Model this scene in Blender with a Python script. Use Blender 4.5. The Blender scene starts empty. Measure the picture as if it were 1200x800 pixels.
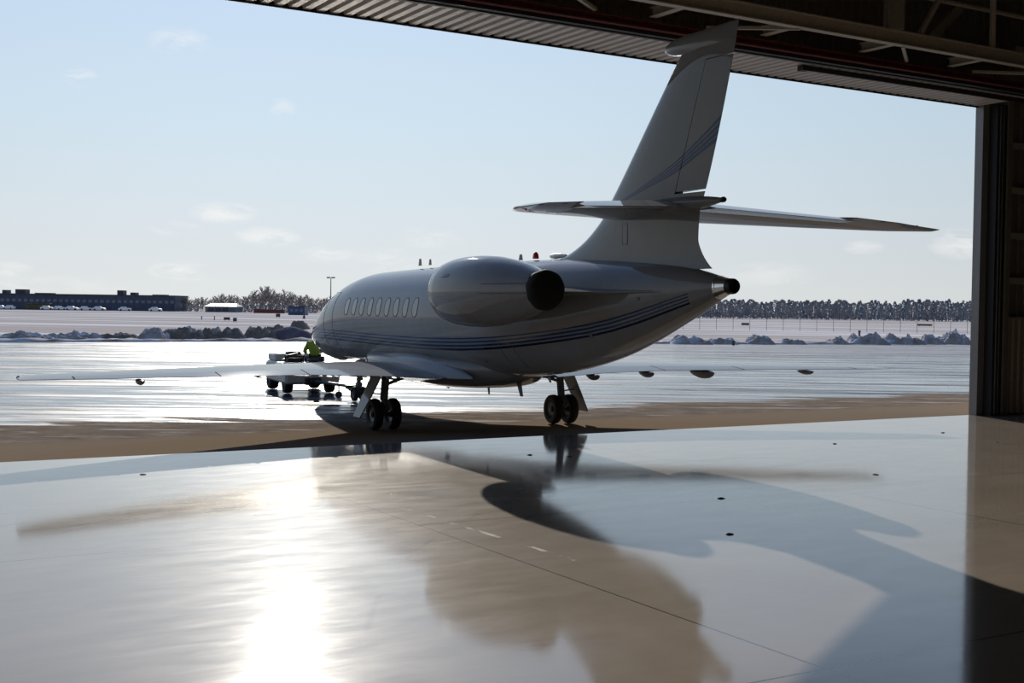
import bpy, math, random
from mathutils import Vector, Matrix, noise
R = random.Random(7)
PI = math.pi
scene = bpy.context.scene
C = scene.collection

# ------------------------------------------------------------------ camera
F_PX, PITCH, ROLL, EYE = 1442.8, .027, .0137, 2.631
cam_data = bpy.data.cameras.new('camera')
cam = bpy.data.objects.new('camera', cam_data)
C.objects.link(cam)
cam_data.sensor_width = 36.0
cam_data.lens = 36.0 * F_PX / 1200.0
cam_data.clip_end = 5000
fwd = Vector((0, math.cos(PITCH), -math.sin(PITCH)))
up0 = Vector((0, math.sin(PITCH), math.cos(PITCH)))
rt0 = Vector((1, 0, 0))
rt = rt0 * math.cos(ROLL) + up0 * math.sin(ROLL)
up = -rt0 * math.sin(ROLL) + up0 * math.cos(ROLL)
cam.matrix_world = Matrix(((rt.x, up.x, -fwd.x, 0), (rt.y, up.y, -fwd.y, 0), (rt.z, up.z, -fwd.z, EYE), (0, 0, 0, 1)))
scene.camera = cam

# ------------------------------------------------------------------ view
scene.view_settings.view_transform = 'Standard'
scene.view_settings.look = 'None'
scene.view_settings.gamma = 1.0
scene.view_settings.exposure = 0.13
scene.view_settings.use_curve_mapping = False

# ------------------------------------------------------------------ sun
SUN_SHIFT = Vector((.445, -2.456, -1.0)).normalized()      # the way the light travels
SUN_POWER = 4.6
sd = bpy.data.lights.new('sun', 'SUN')
sd.energy = SUN_POWER
sd.angle = math.radians(.55)
sd.color = (1.0, .93, .82)
sun = bpy.data.objects.new('sun', sd)
C.objects.link(sun)
sun.rotation_euler = SUN_SHIFT.to_track_quat('-Z', 'Y').to_euler()
sun.location = (-20, 60, 60)


class NT:
    """small helper to write node trees"""
    def __init__(s, tree):
        s.t = tree
        s.n = tree.nodes
        s.l = tree.links

    def new(s, typ, **kw):
        nd = s.n.new(typ)
        for k, v in kw.items():
            setattr(nd, k, v)
        return nd

    def put(s, v, sock):
        if hasattr(v, 'is_linked') or hasattr(v, 'links'):
            s.l.new(v, sock)
        else:
            if isinstance(v, tuple) and len(v) == 3 and sock.type == 'RGBA':
                v = (*v, 1)
            sock.default_value = v

    def math(s, op, a, b=None, c=None, clamp=False):
        nd = s.new('ShaderNodeMath', operation=op, use_clamp=clamp)
        s.put(a, nd.inputs[0])
        if b is not None:
            s.put(b, nd.inputs[1])
        if c is not None:
            s.put(c, nd.inputs[2])
        return nd.outputs[0]

    def mix(s, fac, a, b, blend='MIX'):
        nd = s.new('ShaderNodeMix', data_type='RGBA', blend_type=blend)
        s.put(fac, nd.inputs[0])
        s.put(a, nd.inputs[6])
        s.put(b, nd.inputs[7])
        return nd.outputs[2]

    def ramp(s, fac, stops, interp='LINEAR'):
        nd = s.new('ShaderNodeValToRGB')
        cr = nd.color_ramp
        cr.interpolation = interp
        while len(cr.elements) < len(stops):
            cr.elements.new(.5)
        for e, (p, c) in zip(cr.elements, stops):
            e.position = p
            e.color = (*c, 1) if isinstance(c, tuple) else (c, c, c, 1)
        s.put(fac, nd.inputs[0])
        return nd.outputs[0]

    def noise(s, vec, scale, detail=4, rough=.5, dist=0.):
        nd = s.new('ShaderNodeTexNoise')
        if vec is not None:
            s.l.new(vec, nd.inputs['Vector'])
        nd.inputs['Scale'].default_value = scale
        nd.inputs['Detail'].default_value = detail
        nd.inputs['Roughness'].default_value = rough
        nd.inputs['Distortion'].default_value = dist
        return nd.outputs[0]

    def mapping(s, vec, rot=(0, 0, 0), scale=(1, 1, 1), loc=(0, 0, 0)):
        nd = s.new('ShaderNodeMapping')
        s.l.new(vec, nd.inputs[0])
        nd.inputs['Location'].default_value = loc
        nd.inputs['Rotation'].default_value = rot
        nd.inputs['Scale'].default_value = scale
        return nd.outputs[0]

    def smooth(s, v, a, b):
        nd = s.new('ShaderNodeMapRange', interpolation_type='SMOOTHSTEP')
        s.put(v, nd.inputs[0])
        nd.inputs[1].default_value = a
        nd.inputs[2].default_value = b
        return nd.outputs[0]


# ------------------------------------------------------------------ sky
world = bpy.data.worlds.new('sky')
scene.world = world
world.use_nodes = True
w = NT(world.node_tree)
w.n.clear()
geo = w.new('ShaderNodeTexCoord')
sep = w.new('ShaderNodeSeparateXYZ')
w.l.new(geo.outputs['Generated'], sep.inputs[0])
el = w.math('ARCSINE', sep.outputs[2])
az = w.math('ARCTAN2', sep.outputs[0], sep.outputs[1])
elf = w.math('DIVIDE', el, PI / 2, clamp=True)
sky = w.ramp(elf, [(0, (.80, .83, .82)), (.03, (.74, .80, .84)), (.09, (.62, .76, .87)), (.155, (.53, .68, .875)),
                   (.26, (.30, .45, .72)), (.45, (.13, .25, .50)), (1.0, (.06, .13, .32))])
dotn = w.new('ShaderNodeVectorMath', operation='DOT_PRODUCT')
w.l.new(geo.outputs['Generated'], dotn.inputs[0])
dotn.inputs[1].default_value = (-SUN_SHIFT)[:]
dt = w.math('MAXIMUM', dotn.outputs['Value'], 0.0)
glow = w.math('ADD', w.math('MULTIPLY', w.math('POWER', dt, 10.0), .06), w.math('MULTIPLY', w.math('POWER', dt, 500.0), .6))
sky = w.mix(1.0, sky, w.mix(glow, (0, 0, 0), (1.0, .97, .90)), 'ADD')
nd = w.n[-1]
sidef = w.math('MULTIPLY_ADD', w.math('POWER', dt, 3.0), .36, .66)
sky = w.mix(1.0, sky, w.mix(1.0, (1, 1, 1), sidef, 'MULTIPLY'), 'MULTIPLY')
# clouds: small wisps low over the horizon
cn = w.noise(w.mapping(geo.outputs['Generated'], scale=(14, 14, 42)), 2.2, 6, .62, .6)


def cloud_dir(px, py):
    x = (px - 600) / F_PX
    hz = 361 + .0137 * (px - 600)
    return math.atan(x), math.atan((hz - py) / F_PX * math.cos(math.atan(x)))


CL = [(208, 52, 38, 20, .45), (93, 92, 20, 14, .55), (328, 128, 18, 13, .35), (262, 250, 42, 14, .7), (312, 277, 42, 13, .7), (205, 268, 34, 10, .4),
      (212, 318, 40, 14, .75), (385, 296, 36, 14, .6), (8, 316, 30, 10, .5), (455, 305, 60, 18, .4), (1125, 285, 40, 20, .6),
      (1010, 290, 26, 9, .4), (900, 322, 60, 16, .3), (60, 335, 90, 12, .35), (500, 280, 50, 16, .3)]
cm = None
for px, py, ww, hh, s in CL:
    a0, e0 = cloud_dir(px, py)
    dx = w.math('DIVIDE', w.math('SUBTRACT', az, a0), ww / F_PX)
    dy = w.math('DIVIDE', w.math('SUBTRACT', el, e0), hh / F_PX)
    r2 = w.math('ADD', w.math('MULTIPLY', dx, dx), w.math('MULTIPLY', dy, dy))
    m = w.math('MULTIPLY', w.math('SUBTRACT', 1.0, r2, clamp=True), s)
    cm = m if cm is None else w.math('MAXIMUM', cm, m)
cf = w.math('MULTIPLY', cm, w.smooth(cn, .36, .66), clamp=True)
sky = w.mix(cf, sky, (.97, .96, .94))
bg = w.new('ShaderNodeBackground')
w.l.new(sky, bg.inputs[0])
bg.inputs[1].default_value = .89
wo = w.new('ShaderNodeOutputWorld')
w.l.new(bg.outputs[0], wo.inputs[0])

# ------------------------------------------------------------------ frames of reference
DA = .5385                                   # the direction of the door line
DD = Vector((math.cos(DA), math.sin(DA), 0))
DN = Vector((-math.sin(DA), math.cos(DA), 0))
D0 = Vector((-8.3407, 20.0601, 0))


def dw(t, off, z):                           # hangar frame -> world
    return D0 + DD * t + DN * off + Vector((0, 0, z))


def far(px, row, D):                         # a far point seen at that column and row, D metres out
    hz = 361 + .0137 * (px - 600)
    return Vector(((px - 600) / F_PX * D, D, EYE + (hz - row) * D / F_PX))


def pchip(xs, ys, x):
    """monotone-ish cubic through the table, xs ascending"""
    n = len(xs)
    if x <= xs[0]:
        return ys[0]
    if x >= xs[-1]:
        return ys[-1]
    h = [xs[i + 1] - xs[i] for i in range(n - 1)]
    d = [(ys[i + 1] - ys[i]) / h[i] for i in range(n - 1)]

    def slope(i):
        if i == 0:
            return d[0]
        if i == n - 1:
            return d[-1]
        if d[i - 1] * d[i] <= 0:
            return 0
        w1, w2 = 2 * h[i] + h[i - 1], h[i] + 2 * h[i - 1]
        return (w1 + w2) / (w1 / d[i - 1] + w2 / d[i])
    for i in range(n - 1):
        if x <= xs[i + 1]:
            t = (x - xs[i]) / h[i]
            a, b = slope(i), slope(i + 1)
            return (2 * t**3 - 3 * t**2 + 1) * ys[i] + (t**3 - 2 * t**2 + t) * h[i] * a + (-2 * t**3 + 3 * t**2) * ys[i + 1] + (t**3 - t**2) * h[i] * b


# ------------------------------------------------------------------ materials
def mat(name, col, rough=.5, metal=0., coat=0., spec=.5, var=0., vscale=8., coat_rough=.03, bump=0., bscale=20.):
    m = bpy.data.materials.new(name)
    m.use_nodes = True
    t = NT(m.node_tree)
    b = t.n['Principled BSDF']
    b.inputs['Base Color'].default_value = (*col, 1)
    b.inputs['Roughness'].default_value = rough
    b.inputs['Metallic'].default_value = metal
    b.inputs['Coat Weight'].default_value = coat
    b.inputs['Coat Roughness'].default_value = coat_rough
    b.inputs['Specular IOR Level'].default_value = spec
    tc = t.new('ShaderNodeTexCoord')
    nz = t.noise(tc.outputs['Object'], vscale, 5, .6)
    v = max(var, .04)
    lo = tuple(c * (1 - v) for c in col)
    hi = tuple(min(1, c * (1 + v)) for c in col)
    t.l.new(t.ramp(nz, [(.3, lo), (.7, hi)]), b.inputs['Base Color'])
    if bump:
        bp = t.new('ShaderNodeBump')
        bp.inputs['Strength'].default_value = bump
        t.l.new(t.noise(tc.outputs['Object'], bscale, 4, .6), bp.inputs['Height'])
        t.l.new(bp.outputs[0], b.inputs['Normal'])
    return m


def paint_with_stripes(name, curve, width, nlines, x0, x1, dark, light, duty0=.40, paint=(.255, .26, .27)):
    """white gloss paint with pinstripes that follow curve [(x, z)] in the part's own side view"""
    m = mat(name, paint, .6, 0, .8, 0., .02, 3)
    t = NT(m.node_tree)
    b = t.n['Principled BSDF']
    base = b.inputs['Base Color'].links[0].from_socket
    tc = t.new('ShaderNodeTexCoord')
    sp = t.new('ShaderNodeSeparateXYZ')
    t.l.new(tc.outputs['Object'], sp.inputs[0])
    X, Z = sp.outputs[0], sp.outputs[2]
    u = t.math('DIVIDE', t.math('SUBTRACT', X, x0), x1 - x0, clamp=True)
    zs = [c[1] for c in curve]
    zlo, zhi = min(zs) - .2, max(zs) + .2
    fc = t.new('ShaderNodeFloatCurve')
    t.l.new(u, fc.inputs['Value'])
    cv = fc.mapping.curves[0]
    pts = sorted(((x - x0) / (x1 - x0), (z - zlo) / (zhi - zlo)) for x, z in curve)
    cv.points[0].location = pts[0]
    cv.points[1].location = pts[-1]
    for i in range(1, 30):
        q = i / 30
        cv.points.new(q, pchip([p[0] for p in pts], [p[1] for p in pts], q))
    for p in cv.points:
        p.handle_type = 'VECTOR'
    fc.mapping.update()
    zc = t.math('MULTIPLY_ADD', fc.outputs[0], zhi - zlo, zlo)
    # width may change along the part
    wd = t.new('ShaderNodeFloatCurve')
    t.l.new(u, wd.inputs['Value'])
    c2 = wd.mapping.curves[0]
    wp = sorted(((x - x0) / (x1 - x0), ww) for x, ww in width)
    c2.points[0].location = wp[0]
    c2.points[1].location = wp[-1]
    for i in range(1, 20):
        q = i / 20
        c2.points.new(q, pchip([p[0] for p in wp], [p[1] for p in wp], q))
    for p in c2.points:
        p.handle_type = 'VECTOR'
    wd.mapping.update()
    v = t.math('DIVIDE', t.math('SUBTRACT', zc, Z), wd.outputs[0])      # 0 at the top line, 1 at the bottom line
    k = 1.0 / nlines
    fr = t.math('FRACT', t.math('MULTIPLY', v, nlines))
    duty = t.math('MULTIPLY_ADD', v, .24, duty0)
    on = t.math('LESS_THAN', fr, duty)
    inside = t.math('MULTIPLY', t.math('GREATER_THAN', v, 0.0), t.math('LESS_THAN', v, .999))
    inx = t.math('MULTIPLY', t.math('GREATER_THAN', X, x0), t.math('LESS_THAN', X, x1))
    f = t.math('MULTIPLY', t.math('MULTIPLY', on, inside), inx)
    col = t.mix(t.math('GREATER_THAN', v, .7), light, dark)
    t.l.new(t.mix(f, base, col), b.inputs['Base Color'])
    return m


def finish(name, verts, faces, mats, parent=None, smooth=True, midx=None, auto=None):
    me = bpy.data.meshes.new(name)
    me.from_pydata([tuple(v) for v in verts], [], faces)
    if not isinstance(mats, (list, tuple)):
        mats = [mats]
    for m in mats:
        me.materials.append(m)
    if midx:
        me.polygons.foreach_set('material_index', midx)
    if smooth:
        me.polygons.foreach_set('use_smooth', [True] * len(me.polygons))
        if auto is not None:
            me.update()
            me.set_sharp_from_angle(angle=math.radians(auto))
    me.update()
    o = bpy.data.objects.new(name, me)
    C.objects.link(o)
    if parent is not None:
        o.parent = parent
    return o


class MB:
    def __init__(s):
        s.v, s.f, s.m = [], [], []
        s.mi = 0
        s.X = Matrix.Identity(4)

    def add(s, verts, faces):
        k = len(s.v)
        s.v += [s.X @ Vector(v) for v in verts]
        s.f += [tuple(i + k for i in f) for f in faces]
        s.m += [s.mi] * len(faces)

    def box(s, c, size, rot=None, bev=0.):
        x, y, z = (q / 2 for q in size)
        if bev:
            bv = min(bev, x * .9, y * .9, z * .9)
            P = []
            for sz in (-1, 1):
                for a in ((x, y), ):
                    pass
            rings = []
            for zz, ins in ((-z, bv), (-z + bv, 0), (z - bv, 0), (z, bv)):
                ax, ay = x - ins, y - ins
                cb = bv
                rings.append([(-ax + cb, -ay, zz), (ax - cb, -ay, zz), (ax, -ay + cb, zz), (ax, ay - cb, zz), (ax - cb, ay, zz), (-ax + cb, ay, zz), (-ax, ay - cb, zz), (-ax, -ay + cb, zz)])
            V = [Vector(p) for r in rings for p in r]
            Fc = [tuple(reversed(range(8))), tuple(range(24, 32))]
            for i in range(3):
                for j in range(8):
                    Fc.append((i * 8 + j, i * 8 + (j + 1) % 8, (i + 1) * 8 + (j + 1) % 8, (i + 1) * 8 + j))
        else:
            V = [Vector((sx * x, sy * y, sz * z)) for sz in (-1, 1) for sx, sy in ((-1, -1), (1, -1), (1, 1), (-1, 1))]
            Fc = [(3, 2, 1, 0), (4, 5, 6, 7), (0, 1, 5, 4), (1, 2, 6, 5), (2, 3, 7, 6), (3, 0, 4, 7)]
        M = rot if rot is not None else Matrix.Identity(3)
        s.add([M @ v + Vector(c) for v in V], Fc)
        return s

    def bar(s, p0, p1, w_, h_, upv=(0, 0, 1)):
        """box from p0 to p1, w_ wide and h_ high"""
        p0, p1 = Vector(p0), Vector(p1)
        d = (p1 - p0)
        L = d.length
        d.normalize()
        u = Vector(upv)
        if abs(d.dot(u)) > .99:
            u = Vector((1, 0, 0))
        r = d.cross(u).normalized()
        u = r.cross(d)
        M = Matrix((r, d, u)).transposed()
        return s.box((p0 + p1) / 2, (w_, L, h_), M)

    def tube(s, pts, rad, n=12, cap=True):
        pts = [Vector(p) for p in pts]
        if not isinstance(rad, (list, tuple)):
            rad = [rad] * len(pts)
        rings = []
        u = None
        for i, p in enumerate(pts):
            d = (pts[min(i + 1, len(pts) - 1)] - pts[max(i - 1, 0)]).normalized()
            if u is None:
                u = Vector((0, 0, 1)) if abs(d.z) < .9 else Vector((1, 0, 0))
            r = d.cross(u).normalized()
            u = r.cross(d).normalized()
            rings.append([p + (r * math.cos(2 * PI * k / n) + u * math.sin(2 * PI * k / n)) * rad[i] for k in range(n)])
        return s.loft(rings, cap)

    def loft(s, rings, cap=True, closed=True):
        n = len(rings[0])
        V = [p for r in rings for p in r]
        Fc = []
        for i in range(len(rings) - 1):
            for j in range(n if closed else n - 1):
                Fc.append((i * n + j, i * n + (j + 1) % n, (i + 1) * n + (j + 1) % n, (i + 1) * n + j))
        if cap:
            Fc.append(tuple(reversed(range(n))))
            Fc.append(tuple((len(rings) - 1) * n + j for j in range(n)))
        s.add(V, Fc)
        return s

    def disc_loft(s, prof, n=32, axis='x', c=(0, 0, 0), cap=True):
        """prof: list of (along, radius)"""
        rings = []
        for a, r in prof:
            ring = []
            for k in range(n):
                q = 2 * PI * k / n
                if axis == 'x':
                    ring.append((c[0] + a, c[1] + r * math.cos(q), c[2] + r * math.sin(q)))
                elif axis == 'y':
                    ring.append((c[0] + r * math.sin(q), c[1] + a, c[2] + r * math.cos(q)))
                else:
                    ring.append((c[0] + r * math.cos(q), c[1] + r * math.sin(q), c[2] + a))
            rings.append(ring)
        return s.loft(rings, cap)

    def build(s, name, mats, parent=None, smooth=False, auto=35):
        o = finish(name, s.v, s.f, mats, parent, smooth, s.m if max(s.m + [0]) else None, auto if smooth else None)
        # make the normals agree
        import bmesh
        bm = bmesh.new()
        bm.from_mesh(o.data)
        bmesh.ops.recalc_face_normals(bm, faces=bm.faces)
        bm.to_mesh(o.data)
        bm.free()
        return o


def thing(name, label, cat, loc=(0, 0, 0), rz=0., group=None):
    o = bpy.data.objects.new(name, None)
    o.empty_display_size = .3
    C.objects.link(o)
    o.location = loc
    o.rotation_euler = (0, 0, rz)
    o['label'] = label
    o['category'] = cat
    if group:
        o['group'] = group
    return o


def tag(o, label, cat, group=None):
    o['label'] = label
    o['category'] = cat
    if group:
        o['group'] = group
    return o


def structure(o):
    o['kind'] = 'structure'
    return o


# ================================================================== GROUND
# ---- hangar floor: sealed tan concrete with saw-cut joints
def floor_material():
    m = bpy.data.materials.new('sealed_concrete')
    m.use_nodes = True
    t = NT(m.node_tree)
    b = t.n['Principled BSDF']
    tc = t.new('ShaderNodeTexCoord')
    P = t.mapping(tc.outputs['Object'], rot=(0, 0, -DA))         # hangar axes
    sp = t.new('ShaderNodeSeparateXYZ')
    t.l.new(P, sp.inputs[0])
    T0 = D0.dot(DD)
    O0 = D0.dot(DN)
    tt = t.math('SUBTRACT', sp.outputs[0], T0)
    oo = t.math('SUBTRACT', sp.outputs[1], O0)

    def line(v, at, w_):
        return t.math('LESS_THAN', t.math('ABSOLUTE', t.math('SUBTRACT', v, at)), w_)
    j = t.math('MAXIMUM', line(oo, -8.25, .012), line(oo, -14.95, .012))
    for a in (-3.3, 3.52, 10.3, 17.1):
        j = t.math('MAXIMUM', j, line(tt, a, .012))
    fade = t.math('GREATER_THAN', oo, -30.)
    j = t.math('MULTIPLY', j, fade)
    n1 = t.noise(P, .55, 6, .6)
    n2 = t.noise(t.mapping(P, scale=(1, 6, 1)), 3.0, 5, .65, .4)
    n3 = t.noise(P, 46, 3, .6)
    col = t.ramp(n1, [(.3, (.24, .20, .16)), (.7, (.295, .25, .205))])
    col = t.mix(t.math('MULTIPLY', t.smooth(n2, .55, .8), .25), col, (.36, .31, .25))
    col = t.mix(t.math('MULTIPLY', t.smooth(n3, .60, .75), .12), col, (.12, .10, .08))
    # tyre scuffs: thin dark arcs on the way in
    arc = None
    for (ca, cb, rr) in ((7.2, -22., 17.8), (8.4, -23., 18.6), (14., -19., 14.6), (4.5, -19.5, 15.2), (10.5, -24., 20.3), (1.0, -20., 19.1), (12., -30., 25.2)):
        dx = t.math('SUBTRACT', tt, ca)
        dy = t.math('SUBTRACT', oo, cb)
        rad = t.math('SQRT', t.math('ADD', t.math('MULTIPLY', dx, dx), t.math('MULTIPLY', dy, dy)))
        a = t.math('SUBTRACT', 1.0, t.math('DIVIDE', t.math('ABSOLUTE', t.math('SUBTRACT', rad, rr)), .05), clamp=True)
        arc = a if arc is None else t.math('MAXIMUM', arc, a)
    arc = t.math('MULTIPLY', t.math('MULTIPLY', arc, t.smooth(t.noise(P, .8, 2, .5), .45, .6)), .55)
    col = t.mix(arc, col, (.07, .06, .055))
    # chalky line along the joint
    ck = t.math('MULTIPLY', t.math('LESS_THAN', t.math('ABSOLUTE', t.math('SUBTRACT', tt, t.math('MULTIPLY_ADD', oo, -.04, 3.62))), .035),
                t.math('MULTIPLY', t.smooth(t.noise(P, 1.3, 3, .7), .5, .6), t.math('MULTIPLY', t.math('LESS_THAN', oo, -6.2), t.math('GREATER_THAN', oo, -11.0))))
    col = t.mix(ck, col, (.75, .73, .70))
    col = t.mix(j, col, (.05, .042, .035))
    bp = t.new('ShaderNodeBump')
    bp.inputs['Strength'].default_value = .007
    bp.inputs['Distance'].default_value = .02
    hgt = t.math('ADD', t.noise(t.mapping(P, scale=(1, 4, 1)), 5., 5, .6), t.math('MULTIPLY', j, -3.0))
    t.l.new(hgt, bp.inputs['Height'])
    dif = t.new('ShaderNodeBsdfDiffuse')
    t.l.new(col, dif.inputs[0])
    worn = t.noise(t.mapping(P, scale=(1, 3, 1)), 1.1, 6, .62, .3)
    gl = t.new('ShaderNodeBsdfAnisotropic')
    gl.inputs[0].default_value = (1, 1, 1, 1)
    t.l.new(t.ramp(worn, [(.3, .065), (.75, .095)]), gl.inputs['Roughness'])
    t.l.new(bp.outputs[0], gl.inputs['Normal'])
    gw = t.new('ShaderNodeBsdfAnisotropic')
    gw.inputs[0].default_value = (1, 1, 1, 1)
    gw.inputs['Roughness'].default_value = .46
    fr = t.new('ShaderNodeFresnel')
    fr.inputs[0].default_value = 1.7
    m1 = t.new('ShaderNodeMixShader')
    t.l.new(t.math('MULTIPLY', fr.outputs[0], t.ramp(worn, [(.3, .04), (.75, .075)])), m1.inputs[0])
    t.l.new(dif.outputs[0], m1.inputs[1])
    t.l.new(gw.outputs[0], m1.inputs[2])
    m2 = t.new('ShaderNodeMixShader')
    t.l.new(t.math('MULTIPLY', fr.outputs[0], t.ramp(worn, [(.3, .98), (.75, .88)])), m2.inputs[0])
    t.l.new(m1.outputs[0], m2.inputs[1])
    t.l.new(gl.outputs[0], m2.inputs[2])
    t.n.remove(b)
    t.l.new(m2.outputs[0], t.n['Material Output'].inputs[0])
    return m


def quad(name, pts, m, z=0.):
    return finish(name, [(p.x, p.y, z) for p in pts], [tuple(range(len(pts)))], m, smooth=False)


fl = MB()
corners = [dw(-20, -38, 0), dw(33, -38, 0), dw(33, 0, 0), dw(-20, 0, 0)]
fl.add([Vector((p.x, p.y, -.25)) for p in corners] + [Vector((p.x, p.y, 0)) for p in corners],
       [(3, 2, 1, 0), (4, 5, 6, 7), (0, 1, 5, 4), (1, 2, 6, 5), (2, 3, 7, 6), (3, 0, 4, 7)])
structure(fl.build('floor', floor_material()))


# ---- apron: brown dry pavement near the door, wet ice beyond
def apron_material():
    m = bpy.data.materials.new('apron_pavement')
    m.use_nodes = True
    t = NT(m.node_tree)
    b = t.n['Principled BSDF']
    tc = t.new('ShaderNodeTexCoord')
    W = tc.outputs['Object']
    P = t.mapping(W, rot=(0, 0, -DA))
    sp = t.new('ShaderNodeSeparateXYZ')
    t.l.new(P, sp.inputs[0])
    oo = t.math('SUBTRACT', sp.outputs[1], D0.dot(DN))
    sw = t.new('ShaderNodeSeparateXYZ')
    t.l.new(W, sw.inputs[0])
    st = t.noise(t.mapping(W, scale=(.10, .55, 1)), 1.0, 6, .62, .5)
    st2 = t.noise(t.mapping(W, scale=(.05, .9, 1), loc=(3, 7, 0)), 1.0, 6, .65, .8)
    st3 = t.noise(t.mapping(W, scale=(.22, 1.6, 1), loc=(13, 7, 0)), 1.0, 6, .7, .6)
    edge = t.math('ADD', oo, t.math('MULTIPLY', t.math('SUBTRACT', st, .5), 9.0))
    edge = t.math('ADD', edge, t.math('MULTIPLY', t.math('SUBTRACT', st3, .5), 3.0))
    wet = t.smooth(edge, 5.9, 6.5)
    # dry pavement
    dcol = t.ramp(t.noise(W, 1.1, 7, .7), [(.3, (.135, .11, .09)), (.55, (.215, .175, .145)), (.75, (.31, .265, .23))])
    dcol = t.mix(t.smooth(oo, 2.2, 3.4), (.235, .185, .14), dcol)
    dcol = t.mix(t.math('MULTIPLY', t.smooth(st3, .56, .66), t.math('GREATER_THAN', oo, 3.0)), dcol, (.46, .43, .40))
    # wet / icy pavement with films of packed snow
    snow = t.smooth(t.math('ADD', st2, t.math('MULTIPLY', t.smooth(sw.outputs[1], 58., 92.), .16)), .52, .68)
    wcol = t.mix(snow, t.ramp(st3, [(.35, (.035, .04, .05)), (.7, (.14, .165, .20))]), (.40, .40, .41))
    dull = t.math('MULTIPLY', t.smooth(t.noise(t.mapping(W, scale=(.045, .75, 1), loc=(31, 3, 0)), 1.0, 7, .7, .5), .50, .60), .6)
    wcol = t.mix(dull, wcol, (.13, .13, .14))
    t.l.new(t.mix(wet, dcol, wcol), b.inputs['Base Color'])
    wr = t.mix(snow, t.ramp(st, [(.35, .08), (.7, .2)]), (.65, .65, .65))
    wr = t.mix(dull, wr, (.9, .9, .9))
    t.l.new(t.mix(wet, (.85, .85, .85), wr), b.inputs['Roughness'])
    b.inputs['Specular IOR Level'].default_value = .5
    sps = t.mix(wet, (0, 0, 0), t.mix(snow, t.ramp(st3, [(.42, .04), (.60, .55)]), (.02, .02, .02)))
    t.l.new(t.mix(dull, sps, (0, 0, 0)), b.inputs['Specular IOR Level'])
    bp = t.new('ShaderNodeBump')
    bp.inputs['Strength'].default_value = .12
    bp.inputs['Distance'].default_value = .05
    t.l.new(t.math('ADD', t.noise(t.mapping(W, scale=(.5, 1.6, 1)), 1.8, 6, .6, .3), t.math('MULTIPLY', t.noise(W, 22, 3, .6), .05)), bp.inputs['Height'])
    t.l.new(bp.outputs[0], b.inputs['Normal'])
    return m


# the apron ends on a straight edge below the snow banks
EDGE_A, EDGE_B = Vector((-48, 70, 0)), Vector((75, 134, 0))
EDIR = (EDGE_B - EDGE_A).normalized()
# measured: (-32.8,78.8) (-15.1,90.9) (20.6,99) (41.4,111.3)
EDGE_PTS = [Vector((-140, 62, 0)), Vector((-60, 72, 0)), Vector((-32.8, 79.5, 0)), Vector((-15.1, 89.5, 0)), Vector((20.6, 99.5, 0)), Vector((41.4, 110, 0)), Vector((140, 150, 0))]


def edge_y(x):
    return pchip([p.x for p in EDGE_PTS], [p.y for p in EDGE_PTS], x)


near = [dw(-120, 0, 0), dw(120, 0, 0)]
poly = [near[0], near[1]] + [Vector((x, edge_y(x), 0)) for x in range(135, -141, -5)]
structure(quad('apron', poly, apron_material(), -.005))


def snow_material(name, base, dirt, amount, sc=(.06, .5, 1), rough=.75):
    m = bpy.data.materials.new(name)
    m.use_nodes = True
    t = NT(m.node_tree)
    b = t.n['Principled BSDF']
    tc = t.new('ShaderNodeTexCoord')
    n = t.noise(t.mapping(tc.outputs['Object'], scale=sc), 1.0, 7, .65, .4)
    t.l.new(t.mix(t.smooth(n, amount, amount + .2), dirt, base), b.inputs['Base Color'])
    b.inputs['Roughness'].default_value = rough
    b.inputs['Specular IOR Level'].default_value = 0
    bp = t.new('ShaderNodeBump')
    bp.inputs['Strength'].default_value = .35
    bp.inputs['Distance'].default_value = .3
    t.l.new(t.noise(tc.outputs['Object'], .6, 6, .65), bp.inputs['Height'])
    t.l.new(bp.outputs[0], b.inputs['Normal'])
    return m


snowfield = snow_material('field_snow', (.74, .72, .745), (.46, .42, .40), .44, (.012, .09, 1))
g = MB()
N = 60
rows = []
for k in range(N):
    yy = 50 + (k / (N - 1)) ** 2.2 * 1500
    rows.append(yy)
V, Fq = [], []
for yy in rows:
    for i in range(61):
        x = (i / 60 - .5) * (260 + yy * 2.4)
        V.append((x, yy, -.06 + .22 * noise.noise(Vector((x * .02, yy * .02, 0))) * (1 if yy > 115 else 0) + (0 if yy < 140 else .0)))
for a in range(N - 1):
    for i in range(60):
        k = a * 61 + i
        Fq.append((k, k + 1, k + 62, k + 61))
g.add(V, Fq)
structure(g.build('snow_ground', snowfield, smooth=True, auto=180))

# ================================================================== HANGAR SHELL
H = 8.06
M_siding = mat('dark_siding', (.24, .21, .17), .55, .1, var=.08)
M_steel = mat('tan_painted_steel', (.50, .44, .36), .5, .1, var=.08)
M_red = mat('red_primed_steel', (.15, .035, .028), .6, 0, var=.2)
M_black = mat('black_rubber_seal', (.018, .018, .02), .55)
M_alu = mat('galvanised_metal', (.50, .50, .49), .38, .7, var=.06)
M_liner = mat('liner_panel', (.45, .35, .26), .5, .1, var=.08)
M_soffit = mat('soffit_metal', (.62, .55, .48), .42, .25, var=.06)
M_jamb = mat('grey_jamb_metal', (.30, .29, .28), .5, .3, var=.05)


def hbox(mb, t0, t1, o0, o1, z0, z1):
    P = [dw(t, o, z) for z in (z0, z1) for (t, o) in ((t0, o0), (t1, o0), (t1, o1), (t0, o1))]
    mb.add(P, [(3, 2, 1, 0), (4, 5, 6, 7), (0, 1, 5, 4), (1, 2, 6, 5), (2, 3, 7, 6), (3, 0, 4, 7)])
    return mb


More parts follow.
